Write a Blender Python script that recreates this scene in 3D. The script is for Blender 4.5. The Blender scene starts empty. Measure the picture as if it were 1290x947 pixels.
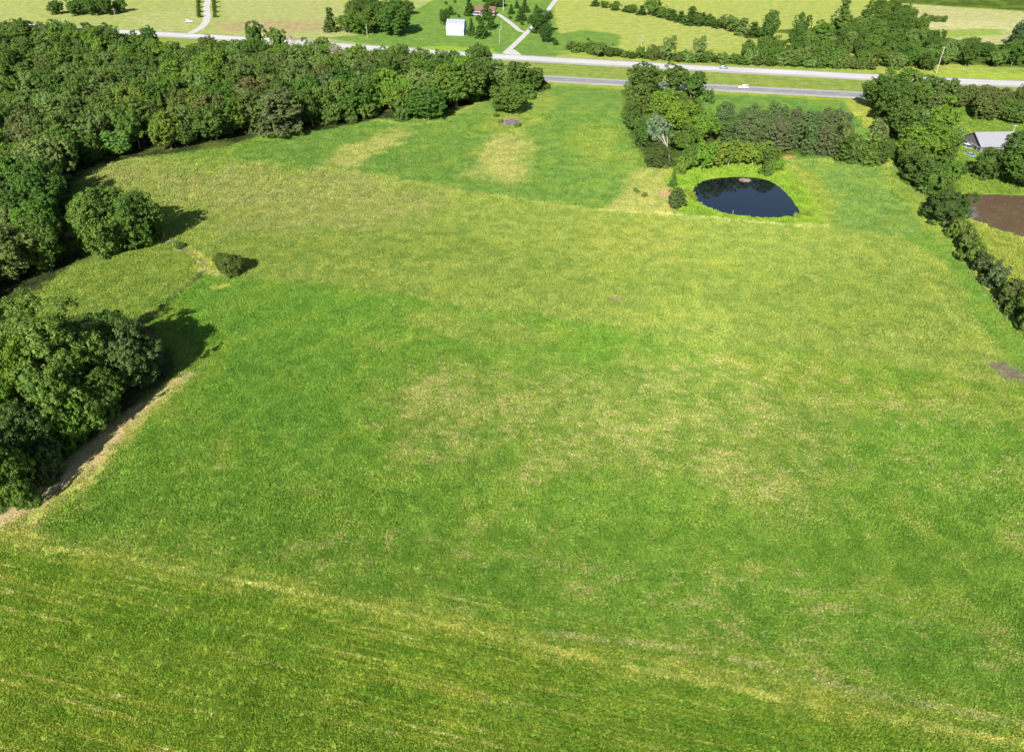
import bpy, bmesh, math, random
import numpy as np
from mathutils import Vector
random.seed(7); rng = np.random.default_rng(11)
S = bpy.context.scene
C = S.collection
R_ = math.radians

# ------------------------------------------------------------------ camera
CAMH = 100.0; PITCH = R_(36.0); FPX = 904.0
cam_d = bpy.data.cameras.new('camera'); cam = bpy.data.objects.new('camera', cam_d); C.objects.link(cam)
cam.location = (0, 0, CAMH); cam.rotation_euler = (math.pi/2 - PITCH, 0, 0)
cam_d.sensor_width = 36; cam_d.lens = 36*FPX/1290; cam_d.clip_end = 9000; cam_d.clip_start = 1
S.camera = cam
S.render.resolution_x = 1024; S.render.resolution_y = 751

# ------------------------------------------------------------------ light
SUN_EL = R_(33.5); SUN_AZ = R_(196.4)          # azimuth clockwise from +Y: the sun is behind the camera, a little left
w = bpy.data.worlds.new('World'); S.world = w; w.use_nodes = True
nt = w.node_tree; bg = nt.nodes['Background']
sky = nt.nodes.new('ShaderNodeTexSky'); sky.sky_type = 'NISHITA'; sky.sun_disc = False
sky.sun_elevation = SUN_EL; sky.sun_rotation = SUN_AZ
sky.air_density = 1.0; sky.dust_density = 0.6; sky.ozone_density = 1.5
nt.links.new(sky.outputs[0], bg.inputs[0]); bg.inputs[1].default_value = 0.066
sd = bpy.data.lights.new('sun', 'SUN'); sd.energy = 5.0; sd.angle = R_(0.5); sd.color = (1.0, 0.955, 0.88)
sun = bpy.data.objects.new('sun', sd); C.objects.link(sun)
tosun = Vector((math.sin(SUN_AZ)*math.cos(SUN_EL), math.cos(SUN_AZ)*math.cos(SUN_EL), math.sin(SUN_EL)))
sun.rotation_euler = tosun.to_track_quat('Z', 'Y').to_euler(); sun.location = tosun*300
S.view_settings.view_transform = 'Standard'; S.view_settings.look = 'None'
S.view_settings.gamma = 1; S.view_settings.exposure = 1.32

# ------------------------------------------------------------------ numeric helpers
CP, SP = math.cos(PITCH), math.sin(PITCH)
def P(px, py, z=0.0):
    """photo point (1290 x 947) -> where its ray meets the height z"""
    u = (px-645)/FPX; v = -(py-473.5)/FPX
    dy = CP + v*SP; dz = -SP + v*CP
    t = (CAMH-z)/(-dz)
    return (u*t, dy*t)
def depth(x, y, z=0): return y*CP + (CAMH-z)*SP
def rowof(x, y, z):
    d = depth(x, y, z); up = y*SP - (CAMH-z)*CP
    return 473.5 - FPX*up/d
def PP(pts): return [P(*p) for p in pts]

def hash2(i, j, s):
    n = (i.astype(np.int64)*374761393 + j.astype(np.int64)*668265263 + s*974634777) & 0x7fffffff
    n = ((n ^ (n >> 13))*1274126177) & 0x7fffffff
    return ((n ^ (n >> 16)) & 0xffff)/65535.0
def vnoise(x, y, sc, s=0):
    x = x/sc; y = y/sc; i = np.floor(x); j = np.floor(y); fx = x-i; fy = y-j
    fx = fx*fx*(3-2*fx); fy = fy*fy*(3-2*fy)
    a = hash2(i, j, s); b = hash2(i+1, j, s); c = hash2(i, j+1, s); d = hash2(i+1, j+1, s)
    return (a*(1-fx)+b*fx)*(1-fy) + (c*(1-fx)+d*fx)*fy
def fbm(x, y, sc, s=0, o=4):
    t = 0; a = 1; n = 0
    for k in range(o):
        t = t + a*vnoise(x, y, sc/2**k, s+k*17); n += a; a *= .55
    return t/n
def sstep(a, b, v): t = np.clip((v-a)/(b-a), 0, 1); return t*t*(3-2*t)
def sdf(x, y, poly):
    """signed distance to a closed polygon, negative inside"""
    p = np.array(poly); n = len(p); d = np.full(x.shape, 1e18); inside = np.zeros(x.shape, bool)
    for k in range(n):
        ax, ay = p[k]; bx_, by_ = p[(k+1) % n]
        ex, ey = bx_-ax, by_-ay; wx, wy = x-ax, y-ay
        t = np.clip((wx*ex+wy*ey)/(ex*ex+ey*ey+1e-9), 0, 1)
        d = np.minimum(d, (wx-ex*t)**2 + (wy-ey*t)**2)
        if ay != by_:
            c = ((ay > y) != (by_ > y)) & (x < (bx_-ax)*(y-ay)/(by_-ay)+ax)
            inside ^= c
    d = np.sqrt(d); return np.where(inside, -d, d)
def lined(x, y, line):
    p = np.array(line); d = np.full(x.shape, 1e18)
    for k in range(len(p)-1):
        ax, ay = p[k]; ex, ey = p[k+1]-p[k]
        t = np.clip(((x-ax)*ex+(y-ay)*ey)/(ex*ex+ey*ey+1e-9), 0, 1)
        d = np.minimum(d, (x-ax-ex*t)**2 + (y-ay-ey*t)**2)
    return np.sqrt(d)
def smooth_poly(pts, n=2, closed=True):
    p = [tuple(q) for q in pts]
    for _ in range(n):
        q = []
        m = len(p); rngk = range(m) if closed else range(m-1)
        if not closed: q.append(p[0])
        for k in rngk:
            a = p[k]; b = p[(k+1) % m]
            q.append((.75*a[0]+.25*b[0], .75*a[1]+.25*b[1])); q.append((.25*a[0]+.75*b[0], .25*a[1]+.75*b[1]))
        if not closed: q.append(p[-1])
        p = q
    return p

# ------------------------------------------------------------------ the plan of the place
POND = smooth_poly(PP([(872,237),(880,228),(905,223),(940,222),(970,226),(990,240),(1012,268),(1005,273),(960,275),(920,270),(888,262),(872,250)]))
MUD = smooth_poly(PP([(1208,244),(1300,245),(1370,262),(1370,316),(1300,302),(1250,287),(1218,274),(1208,256)]))
FARROAD = smooth_poly(PP([(-170,22),(-40,28),(95,37.5),(180,42),(345,51.5),(470,61),(600,70),(700,76),(800,81.5),(900,87),(1000,92),(1090,97),(1200,102.5),(1290,106),(1500,115)]), 2, False)
NEARROAD = smooth_poly(PP([(-170,34),(100,52),(345,73),(500,84),(600,92.5),(690,99.5),(800,105.5),(940,112.5),(1080,120),(1290,130),(1500,139)]), 2, False)
DRIVE_A = smooth_poly(PP([(632,71),(650,55),(663,42),(676,29),(690,14),(700,0),(712,-18),(735,-45)]), 2, False)
DRIVE_B = smooth_poly(PP([(664,41),(655,40),(648,33),(636,24),(624,16),(614,16)]), 2, False)
DRIVE_C = smooth_poly(PP([(232,46),(245,40),(257,33),(262,22),(259,10),(263,-3),(266,-20),(270,-50)]), 2, False)
TRACK = PP([(-120,662),(0,680),(150,702),(300,733),(450,763),(600,797),(750,832),(900,862),(1050,893),(1180,921),(1290,940),(1400,962)])
TRACK2 = PP([(560,765),(700,800),(850,815),(960,840),(1060,868),(1180,893),(1290,915),(1400,935)])
FENCE = PP([(262,339),(243,356),(222,375),(200,396),(185,409),(150,440)])
HEDGELINE = PP([(1183,270),(1200,300),(1220,330),(1245,360),(1262,385),(1290,418)])
mdx, mdy = P(1290, 935)[0]-P(0, 680)[0], P(1290, 935)[1]-P(0, 680)[1]
MOW = math.radians(-13.6)

def height(x, y):
    x = np.asarray(x, float); y = np.asarray(y, float)
    sp = sdf(x, y, POND); sm = sdf(x, y, MUD)
    flat = sstep(3, 30, sp)*sstep(3, 30, sm)*(1-sstep(315, 345, y))*sstep(15, 45, y)
    r = (0.8*np.sin(x*.021+y*.013+.5) + .6*np.sin(-x*.017+y*.034+2) + .35*np.sin(x*.06+y*.045) + .9*(fbm(x, y, 26, 5, 3)-.5))
    h = r*flat*.8
    h = h + np.where(sp < 0, np.maximum(sp*.35, -1.6), 0) + np.where(sm < 0, np.maximum(sm*.3, -1.4), 0)
    return h
def h1(x, y): return float(height(np.array([x]), np.array([y]))[0])
def G(px, py, z=0.0):
    """ground point under a photo point"""
    h = 0
    for _ in range(3):
        x, y = P(px, py, h); h = h1(x, y)
    return (x, y, h)

# colours are the grasses' and soils' own reflectances
GREEN = (.128,.215,.034); LUSH = (.114,.208,.034); HAY = (.198,.238,.058); YGR = (.165,.215,.046); MIDG = (.116,.190,.044)
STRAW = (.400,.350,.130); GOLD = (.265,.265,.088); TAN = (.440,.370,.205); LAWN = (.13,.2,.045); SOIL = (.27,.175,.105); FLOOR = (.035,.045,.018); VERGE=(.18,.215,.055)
HAYE = [(105,240),(118,218),(160,203),(200,200),(300,207),(420,214),(520,228),(640,246),(760,262),(850,270),(930,277),(1050,283),(1130,296),(1185,325),(1215,370),(1250,420),(1290,470),(1290,482),(1060,442),(900,428),(760,412),(640,396),(480,372),(330,354),(250,345),(262,335),(235,310),(190,300),(130,290),(90,270)]
REG = [ # polygon in photo points, colour, feather (m), dry amount, blade height
 ([(-500,170),(-200,120),(0,330),(110,320),(200,300),(235,310),(262,338),(200,396),(120,460),(0,520),(-300,640)], YGR, 1.0, .22, 1.0),
 ([(215,390),(262,340),(330,354),(480,372),(640,396),(760,412),(900,428),(1060,442),(1290,482),(1420,510),(1500,640),(1500,985),(-300,900),(-200,652),(0,678),(40,655),(70,620),(150,565),(245,478),(250,450)], GREEN, 2.0, .43, 1.0),
 ([(270,345),(480,372),(760,412),(850,440),(700,455),(560,440),(450,420),(430,480),(440,560),(380,600),(250,560),(230,500),(280,440),(215,390)], LUSH, 9, .12, .9),
 ([(480,480),(560,455),(700,470),(860,450),(980,450),(1090,480),(1080,560),(1000,630),(900,625),(780,610),(700,570),(600,585),(480,570)], (.150,.205,.042), 8, .66, .9),
 ([(940,450),(1060,450),(1290,490),(1380,520),(1380,600),(1200,560),(1060,500),(940,470)], (.165,.215,.036), 9, .60, .9),
 ([(480,395),(640,405),(720,415),(700,440),(560,430),(500,415)], YGR, 5, .5, .9),
 ([(1120,500),(1290,520),(1380,640),(1290,720),(1180,620),(1100,560)], GREEN, 9, .56, .9),
 ([(400,690),(560,700),(700,740),(980,800),(1290,880),(1290,800),(1000,740),(760,690),(620,690),(500,660)], GREEN, 7, .62, .9),
 ([(-200,652),(0,683),(300,737),(600,800),(900,866),(1290,944),(1500,990),(1500,1300),(-600,1300)], (.130,.215,.027), 1.0, .24, 1.0),
 ([(-300,800),(120,800),(420,860),(640,947),(500,1100),(-300,1100)], (.150,.220,.028), 9, .26, .9),
 (HAYE, HAY, 3.2, .20, 1.15),
 ([(105,215),(200,205),(420,216),(560,240),(500,300),(300,290),(200,260),(120,235)], (.225,.235,.080), 12, .28, 1.15),
 ([(320,300),(560,290),(850,330),(1180,350),(1230,420),(1000,415),(700,360),(400,330)], (.172,.218,.050), 14, .2, 1.1),
 ([(740,275),(860,280),(850,325),(750,330),(720,300)], (.215,.242,.058), 9, .3, 1.3),
 ([(1185,325),(1130,296),(1150,280),(1180,262),(1215,330),(1290,415),(1400,520),(1290,482),(1250,430),(1215,370)], (.125,.205,.040), 1.5, .10, .8),
 ([(300,206),(330,184),(420,162),(500,150),(560,148),(600,130),(690,110),(790,108),(800,150),(812,190),(850,205),(862,240),(850,268),(760,260),(640,244),(520,227),(420,213)], MIDG, 2.4, .12, .9),
 ([(415,207),(430,190),(480,168),(530,160),(520,172),(470,195),(440,212)], GOLD, 4, .5, 1.0),
 ([(598,190),(615,165),(650,160),(672,185),(668,212),(640,225),(605,215)], GOLD, 6, .6, 1.0),
 ([(610,140),(640,140),(690,108),(700,125),(680,155),(640,170),(600,165)], YGR, 4, .4, .9),
 ([(780,240),(800,212),(850,205),(850,255),(840,268),(770,258)], (.24,.25,.075), 3, .5, 1.1),
 ([(780,250),(820,235),(850,262),(850,272),(770,262)], GOLD, 2, .4, 1.0),
 ([(730,150),(780,170),(790,200),(740,210),(715,180)], YGR, 6, .3, .9),
 ([(975,205),(1110,206),(1140,232),(1180,262),(1185,300),(1130,297),(1050,284),(1020,240)], (.130,.200,.052), 4, .10, .9),
 ([(1100,203),(1130,222),(1190,280),(1185,310),(1150,270),(1120,240)], YGR, 1.5, .1, .9),
 ([(850,215),(890,205),(950,205),(990,205),(1020,225),(1045,262),(1040,283),(960,283),(900,276),(850,266),(838,240)], (.165,.245,.032), 2.5, .16, 1.3),
 ([(1000,205),(1030,222),(1060,265),(1040,275),(1015,235),(985,208)], (.2,.23,.05), 2, .2, 1.0),
 ([(862,117),(960,119),(1085,126),(1110,165),(1130,205),(900,200),(880,150)], (.105,.185,.042), 1.5, .1, .9),
 ([(1060,126),(1090,127),(1130,175),(1135,205),(1115,205),(1090,160)], (.26,.27,.06), 1.5, .3, .9),
 ([(1110,120),(1400,128),(1400,246),(1205,243),(1180,262),(1120,205)], (.13,.19,.035), 1.5, .08, .9),
 ([(1205,240),(1230,236),(1400,245),(1400,252),(1205,250)], (.14,.20,.035), 1.2, .08, 1.2),
 ([(1185,262),(1206,244),(1215,275),(1290,303),(1400,330),(1400,520),(1290,415),(1240,350)], (.21,.235,.052), 1.5, .3, 1.4),
 # the wood floor
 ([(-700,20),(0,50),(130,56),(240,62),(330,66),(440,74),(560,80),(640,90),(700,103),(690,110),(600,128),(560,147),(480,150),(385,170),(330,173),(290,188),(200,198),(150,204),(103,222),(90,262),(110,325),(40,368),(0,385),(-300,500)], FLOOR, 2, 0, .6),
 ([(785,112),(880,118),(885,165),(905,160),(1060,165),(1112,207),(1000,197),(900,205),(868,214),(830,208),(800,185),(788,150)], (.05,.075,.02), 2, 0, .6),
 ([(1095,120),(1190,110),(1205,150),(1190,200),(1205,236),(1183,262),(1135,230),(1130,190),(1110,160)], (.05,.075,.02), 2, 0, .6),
 ([(80,285),(98,275),(100,295),(86,300)], (.28,.25,.12), 1, .2, .6),
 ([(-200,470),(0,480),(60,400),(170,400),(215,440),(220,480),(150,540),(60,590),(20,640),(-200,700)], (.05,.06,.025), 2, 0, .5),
 # the worn bank beside the near clump
 ([(-60,668),(0,650),(45,615),(90,575),(130,545),(165,520),(210,492),(243,470),(238,490),(200,516),(160,548),(128,580),(90,612),(55,640),(20,666),(-60,690)], (.390,.290,.175), .8, .12, .35),
 ([(-60,672),(0,664),(60,630),(130,576),(200,512),(262,462),(250,484),(205,522),(150,572),(90,630),(40,668),(60,684),(0,678)], (.25,.25,.07), 1.2, .5, .6),
 ([(240,340),(262,345),(285,350),(300,344),(280,335)], (.40,.36,.16), 1.5, .4, .6),
 ([(228,310),(240,312),(275,328),(285,345),(262,340)], (.33,.32,.09), 1, .4, 1.2),
 ([(260,362),(282,360),(290,366),(262,368)], (.40,.38,.09), 1, .4, .8),
 ([(1240,452),(1262,450),(1300,470),(1340,490),(1300,482),(1268,472)], (.15,.125,.095), .9, .3, .4),
 ([(765,377),(785,376),(782,381),(768,382)], (.2,.17,.09), .8, .2, .5),
 ([(825,240),(845,238),(850,245),(835,250)], (.33,.23,.13), .8, .2, .5),
 ([(838,258),(856,258),(856,264),(842,266)], (.34,.25,.15), .6, .2, .5),
 ([(983,197),(998,197),(1000,200),(985,201)], (.42,.22,.12), .6, 0, .3),
 # between and beyond the carriageways
 ([(-400,10),(0,31),(345,54),(600,73),(900,90),(1290,109),(1600,122),(1600,136),(1080,117),(690,96),(500,81),(100,49),(-400,22)], VERGE, 1.5, .2, 1),
 ([(600,97),(700,103),(940,117),(1090,124),(1090,128),(940,121),(700,108),(600,104)], (.2,.25,.04), 1.2, .2, 1),
 ([(-700,-60),(700,-60),(690,0),(665,30),(600,66),(345,48),(0,27),(-700,0)], (.26,.275,.10), 2, .3, 1),
 ([(270,-10),(420,-10),(470,40),(455,55),(345,47),(262,42),(290,20)], (.28,.28,.12), 2, .5, 1),
 ([(270,30),(340,25),(410,28),(415,40),(300,40)], (.29,.225,.13), 6, .4, .8),
 ([(-80,-20),(20,-5),(60,26),(0,28),(-80,24)], (.27,.285,.105), 3, .3, 1),
 ([(160,22),(245,10),(248,40),(190,40)], (.28,.285,.12), 3, .4, 1),
 ([(410,48),(455,44),(520,15),(560,-8),(640,-8),(700,-20),(716,-20),(700,20),(705,42),(740,38),(785,45),(782,58),(715,66),(700,73),(600,67),(470,57)], (.115,.19,.044), 1.5, .06, .6),
 ([(510,60),(560,58),(620,62),(630,69),(520,62)], (.2,.28,.04), 1.5, .1, .8),
 ([(705,-60),(1150,-60),(1090,-5),(1095,20),(1060,60),(1010,62),(780,60),(785,44),(740,36),(705,42),(698,18)], (.275,.29,.085), 2, .25, 1),
 ([(700,66),(715,64),(1090,90),(1200,96),(1600,115),(1600,119),(1090,94),(900,83)], (.2,.25,.05), 1, .2, 1),
 ([(960,40),(1090,30),(1190,80),(1400,92),(1400,85),(1300,60),(1180,60)], (.06,.09,.02), 2, 0, .6),
 ([(975,52),(1000,54),(1015,60),(975,60)], (.32,.34,.06), 1.5, .2, 1),
 ([(1130,4),(1290,16),(1400,22),(1400,60),(1240,56),(1160,45),(1140,20)], (.33,.31,.155), 2, .5, 1),
 ([(1165,22),(1280,30),(1270,38),(1170,36)], (.38,.34,.19), 4, .5, 1),
 ([(1150,40),(1260,36),(1270,44),(1180,48)], (.20,.27,.06), 2, .2, 1),
 ([(1150,88),(1400,96),(1400,104),(1200,99),(1150,94)], (.25,.3,.05), 1, .2, 1),
 ([(1130,-60),(1600,-60),(1600,30),(1290,14),(1130,4)], (.06,.09,.02), 2, 0, .6),
]
REGW = [(PP([(a, max(b, -125)) for a, b in r[0]]),)+tuple(r[1:]) for r in REG]

def paint(x, y):
    """own colour of the ground cover, dry share, mowing-line share, blade height"""
    x = np.asarray(x, float); y = np.asarray(y, float)
    wx = x + (fbm(x, y, 6, 31)-.5)*5; wy = y + (fbm(x, y, 6, 57)-.5)*5
    col = np.empty(x.shape+(3,)); col[:] = (.13,.2,.04)
    far = fbm(x, y, 160, 3, 3)[..., None]; col = col*(1-sstep(.4, .6, far)) + np.array((.26,.28,.07))*sstep(.4, .6, far)
    dry = np.full(x.shape, .2); hgt = np.ones(x.shape)
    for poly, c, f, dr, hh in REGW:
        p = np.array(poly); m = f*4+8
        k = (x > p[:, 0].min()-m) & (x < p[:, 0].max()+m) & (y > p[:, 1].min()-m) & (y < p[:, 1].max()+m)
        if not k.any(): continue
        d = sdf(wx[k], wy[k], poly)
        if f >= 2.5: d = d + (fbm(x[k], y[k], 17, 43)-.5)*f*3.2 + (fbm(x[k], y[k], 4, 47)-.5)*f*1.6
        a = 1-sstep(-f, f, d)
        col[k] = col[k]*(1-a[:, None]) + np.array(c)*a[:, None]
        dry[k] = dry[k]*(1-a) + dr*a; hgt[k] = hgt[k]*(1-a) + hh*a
    # wheel tracks and mowing lines
    def mixin(a, c, dd=None):
        nonlocal col, dry
        col = col*(1-a[..., None]) + np.array(c)*a[..., None]
    dt = lined(x, y, TRACK); brk = sstep(.38, .55, fbm(x, y, 4, 71)); 
    mixin(.95*(1-sstep(.3, 1.0, dt))*(.6+.4*brk), (.42,.40,.12)); mixin(.6*(1-sstep(.15, .8, np.abs(dt-1.9)))*sstep(.35, .5, fbm(x, y, 5, 73)), (.34,.34,.08))
    mixin(.5*(1-sstep(1, 4.5, dt))*sstep(.4, .65, fbm(x, y, 7, 75)), (.22,.26,.045))
    dt2 = lined(x, y, TRACK2); mixin(.6*(1-sstep(.1, .7, dt2))*sstep(.40, .5, fbm(x, y, 6, 79)), TAN)
    e = lined(x, y, PP([(103,222),(160,205),(200,201),(300,208),(420,215),(520,229),(640,247),(760,264),(850,272),(930,280),(1050,288)]))
    mixin(.45*(1-sstep(.3, 2.0, e))*sstep(.35, .6, fbm(x, y, 9, 81)), (.33,.34,.11))
    mixin(.75*(1-sstep(.2, 1.0, lined(x, y, PP([(758,262),(800,266),(850,270),(930,278),(1000,284),(1050,284)])))), (.40,.37,.15))
    e = lined(x, y, PP([(470,151),(520,158),(560,152),(600,130),(690,112)])); mixin(.5*(1-sstep(.4, 1.8, e)), (.33,.34,.08))
    mixin(.5*(1-sstep(.3, 1.4, lined(x, y, PP([(1160,345),(1190,378),(1215,420)])))), (.26,.28,.07))
    mixin(.7*(1-sstep(.15, .8, lined(x, y, FENCE))), (.055,.095,.022))
    c, s = math.cos(MOW), math.sin(MOW)
    v = -x*s + y*c; u = x*c + y*s
    stripe = np.zeros(x.shape)
    d8 = sdf(x, y, REGW[8][0]); stripe = np.maximum(stripe, (1-sstep(-6, 2, d8))*(.25+.75*sstep(.35, .65, fbm(x, y, 22, 83)))*(1-sstep(0, 70, x)*.8))
    stripe = np.maximum(stripe, .5*(1-sstep(1, 6, dt2)))
    return col, dry, stripe, hgt

def nograss(x, y):
    return (sdf(x, y, POND) < .6) | (sdf(x, y, MUD) < .6) | (lined(x, y, FARROAD) < 10) | (lined(x, y, NEARROAD) < 7)

# ------------------------------------------------------------------ node helpers
def mat(name):
    m = bpy.data.materials.new(name); m.use_nodes = True
    m.node_tree.nodes.clear(); return m, m.node_tree
def N(t, typ, **kw):
    n = t.nodes.new(typ)
    for k, v in kw.items(): setattr(n, k, v)
    return n
def mathn(t, op, a, b=None, clamp=False):
    n = N(t, 'ShaderNodeMath', operation=op, use_clamp=clamp)
    for i, q in enumerate((a, b)):
        if q is None: continue
        if isinstance(q, (int, float)): n.inputs[i].default_value = q
        else: t.links.new(q, n.inputs[i])
    return n.outputs[0]
def ramp01(t, v, a, b):
    n = N(t, 'ShaderNodeMapRange', interpolation_type='SMOOTHSTEP'); t.links.new(v, n.inputs[0])
    n.inputs[1].default_value = a; n.inputs[2].default_value = b; return n.outputs[0]
def mixc(t, f, a, b, mode='MIX'):
    n = N(t, 'ShaderNodeMix', data_type='RGBA', blend_type=mode)
    for i, q in ((0, f), (6, a), (7, b)):
        if isinstance(q, (int, float)): n.inputs[i].default_value = q
        elif isinstance(q, tuple): n.inputs[i].default_value = q+(1,) if len(q) == 3 else q
        else: t.links.new(q, n.inputs[i])
    return n.outputs[2]
def noise(t, vec, sc, det=2.0, rough=.6, dist=0.0):
    n = N(t, 'ShaderNodeTexNoise'); n.inputs['Scale'].default_value = sc; n.inputs['Detail'].default_value = det
    n.inputs['Roughness'].default_value = rough; n.inputs['Distortion'].default_value = dist
    if vec is not None: t.links.new(vec, n.inputs['Vector'])
    return n.outputs[0]
def principled(t, col, rough=.9, spec=.2, **kw):
    p = N(t, 'ShaderNodeBsdfPrincipled'); o = N(t, 'ShaderNodeOutputMaterial'); t.links.new(p.outputs[0], o.inputs[0])
    if isinstance(col, tuple): p.inputs['Base Color'].default_value = col+(1,)
    else: t.links.new(col, p.inputs['Base Color'])
    p.inputs['Roughness'].default_value = rough; p.inputs['Specular IOR Level'].default_value = spec
    for k, v in kw.items(): p.inputs[k.replace('_', ' ')].default_value = v
    return p
def simple(name, col, rough=.8, spec=.3, var=.12, sc=1.5, **kw):
    m, t = mat(name); g = N(t, 'ShaderNodeTexCoord').outputs['Object']
    n = noise(t, g, sc, 4); lo = tuple(c*(1-var*2) for c in col); hi = tuple(min(1, c*(1+var)) for c in col)
    c = mixc(t, ramp01(t, n, .3, .7), lo, hi); principled(t, c, rough, spec, **kw); return m

# shared: turns (own colour, dry share, line share) at a world position into a grass colour
def tint_group():
    g = bpy.data.node_groups.new('grass_tint', 'ShaderNodeTree')
    for nm, ty in (('Color', 'NodeSocketColor'), ('Dry', 'NodeSocketFloat'), ('Line', 'NodeSocketFloat')):
        g.interface.new_socket(nm, in_out='INPUT', socket_type=ty)
    g.interface.new_socket('Color', in_out='OUTPUT', socket_type='NodeSocketColor')
    i = N(g, 'NodeGroupInput'); o = N(g, 'NodeGroupOutput')
    pos = N(g, 'ShaderNodeNewGeometry').outputs['Position']
    flat = N(g, 'ShaderNodeMapping'); g.links.new(pos, flat.inputs[0]); flat.inputs['Scale'].default_value = (1, 1, 0.0)
    flat = flat.outputs[0]
    rot = N(g, 'ShaderNodeMapping'); g.links.new(flat, rot.inputs[0]); rot.inputs['Rotation'].default_value = (0, 0, -MOW)
    rot.inputs['Scale'].default_value = (1, 1, 0)
    st = N(g, 'ShaderNodeMapping'); g.links.new(rot.outputs[0], st.inputs[0]); st.inputs['Scale'].default_value = (.024, 1.0, 0)
    st2 = N(g, 'ShaderNodeMapping'); g.links.new(rot.outputs[0], st2.inputs[0]); st2.inputs['Scale'].default_value = (.55, .95, 0)
    big = noise(g, flat, .075, 3, .6, .4); mid = noise(g, st2.outputs[0], .55, 5, .68, .3)
    fine = noise(g, flat, 2.4, 3, .7); blot = noise(g, flat, .22, 4, .62, .5)
    line = noise(g, st.outputs[0], 1.0, 4, .7, .0); linb = noise(g, st2.outputs[0], .5, 2)
    c = i.outputs['Color']
    # big mottling: lusher and yellower sward
    c = mixc(g, ramp01(g, blot, .34, .68), mixc(g, 1.0, c, (.74, .85, .72), 'MULTIPLY'), mixc(g, 1.0, c, (1.17, 1.12, 1.06), 'MULTIPLY'))
    c = mixc(g, mathn(g, 'MULTIPLY', ramp01(g, big, .48, .62), .22), c, (.24, .28, .04))
    # dry thatch patches
    th = mathn(g, 'ADD', mathn(g, 'MULTIPLY', mid, .52), mathn(g, 'MULTIPLY', big, .32))
    th = mathn(g, 'ADD', th, mathn(g, 'MULTIPLY', fine, .16))
    lim = mathn(g, 'SUBTRACT', .645, mathn(g, 'MULTIPLY', i.outputs['Dry'], .25))
    d = mathn(g, 'MULTIPLY', mathn(g, 'SUBTRACT', th, lim), 9.0, True)
    dryc = mixc(g, ramp01(g, fine, .35, .65), (.25, .228, .085), (.38, .345, .150))
    c = mixc(g, mathn(g, 'MULTIPLY', d, mathn(g, 'ADD', .35, mathn(g, 'MULTIPLY', i.outputs['Dry'], .5))), c, dryc)
    # clippings left along the mowing lines
    l = mathn(g, 'MULTIPLY', ramp01(g, line, .46, .57), i.outputs['Line'])
    c = mixc(g, mathn(g, 'MULTIPLY', l, .72), c, (.27, .29, .045))
    l2 = mathn(g, 'MULTIPLY', mathn(g, 'MULTIPLY', ramp01(g, line, .565, .605), ramp01(g, linb, .47, .56)), i.outputs['Line'])
    c = mixc(g, mathn(g, 'MULTIPLY', l2, .7), c, (.42, .39, .19))
    # single clumps
    c = mixc(g, ramp01(g, fine, .28, .72), mixc(g, 1.0, c, (.58, .64, .56), 'MULTIPLY'), mixc(g, 1.0, c, (1.27, 1.24, 1.22), 'MULTIPLY'))
    g.links.new(c, o.inputs[0]); return g
TG = tint_group()

def ground_mat():
    m, t = mat('field_ground'); pos = N(t, 'ShaderNodeNewGeometry').outputs['Position']
    a = N(t, 'ShaderNodeAttribute', attribute_name='own_colour'); b = N(t, 'ShaderNodeAttribute', attribute_name='own_mask')
    sep = N(t, 'ShaderNodeSeparateColor'); t.links.new(b.outputs['Color'], sep.inputs[0])
    g = N(t, 'ShaderNodeGroup'); g.node_tree = TG
    t.links.new(a.outputs['Color'], g.inputs[0]); t.links.new(sep.outputs[0], g.inputs[1]); t.links.new(sep.outputs[1], g.inputs[2])
    bump = N(t, 'ShaderNodeBump'); bump.inputs['Strength'].default_value = .9; bump.inputs['Distance'].default_value = .35
    hh = mathn(t, 'ADD', noise(t, pos, 1.6, 5, .75), mathn(t, 'MULTIPLY', noise(t, pos, .35, 3), .8))
    t.links.new(hh, bump.inputs['Height'])
    p = principled(t, g.outputs[0], 1.0, .0); t.links.new(bump.outputs[0], p.inputs['Normal']); return m
def grass_mat():
    m, t = mat('grass_blades')
    a = N(t, 'ShaderNodeAttribute', attribute_type='INSTANCER', attribute_name='own_colour')
    b = N(t, 'ShaderNodeAttribute', attribute_type='INSTANCER', attribute_name='own_mask')
    g = N(t, 'ShaderNodeGroup'); g.node_tree = TG
    sep = N(t, 'ShaderNodeSeparateXYZ'); t.links.new(b.outputs['Vector'], sep.inputs[0])
    t.links.new(a.outputs['Vector'], g.inputs[0]); t.links.new(sep.outputs[0], g.inputs[1]); t.links.new(sep.outputs[1], g.inputs[2])
    c = mixc(t, 1.0, g.outputs[0], (1.5, 1.5, 1.5), 'MULTIPLY')
    d = N(t, 'ShaderNodeBsdfDiffuse'); tr = N(t, 'ShaderNodeBsdfTranslucent'); mx = N(t, 'ShaderNodeMixShader'); mx.inputs[0].default_value = .35
    t.links.new(c, d.inputs[0]); t.links.new(c, tr.inputs[0]); t.links.new(d.outputs[0], mx.inputs[1]); t.links.new(tr.outputs[0], mx.inputs[2])
    o = N(t, 'ShaderNodeOutputMaterial'); t.links.new(mx.outputs[0], o.inputs[0]); return m
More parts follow.
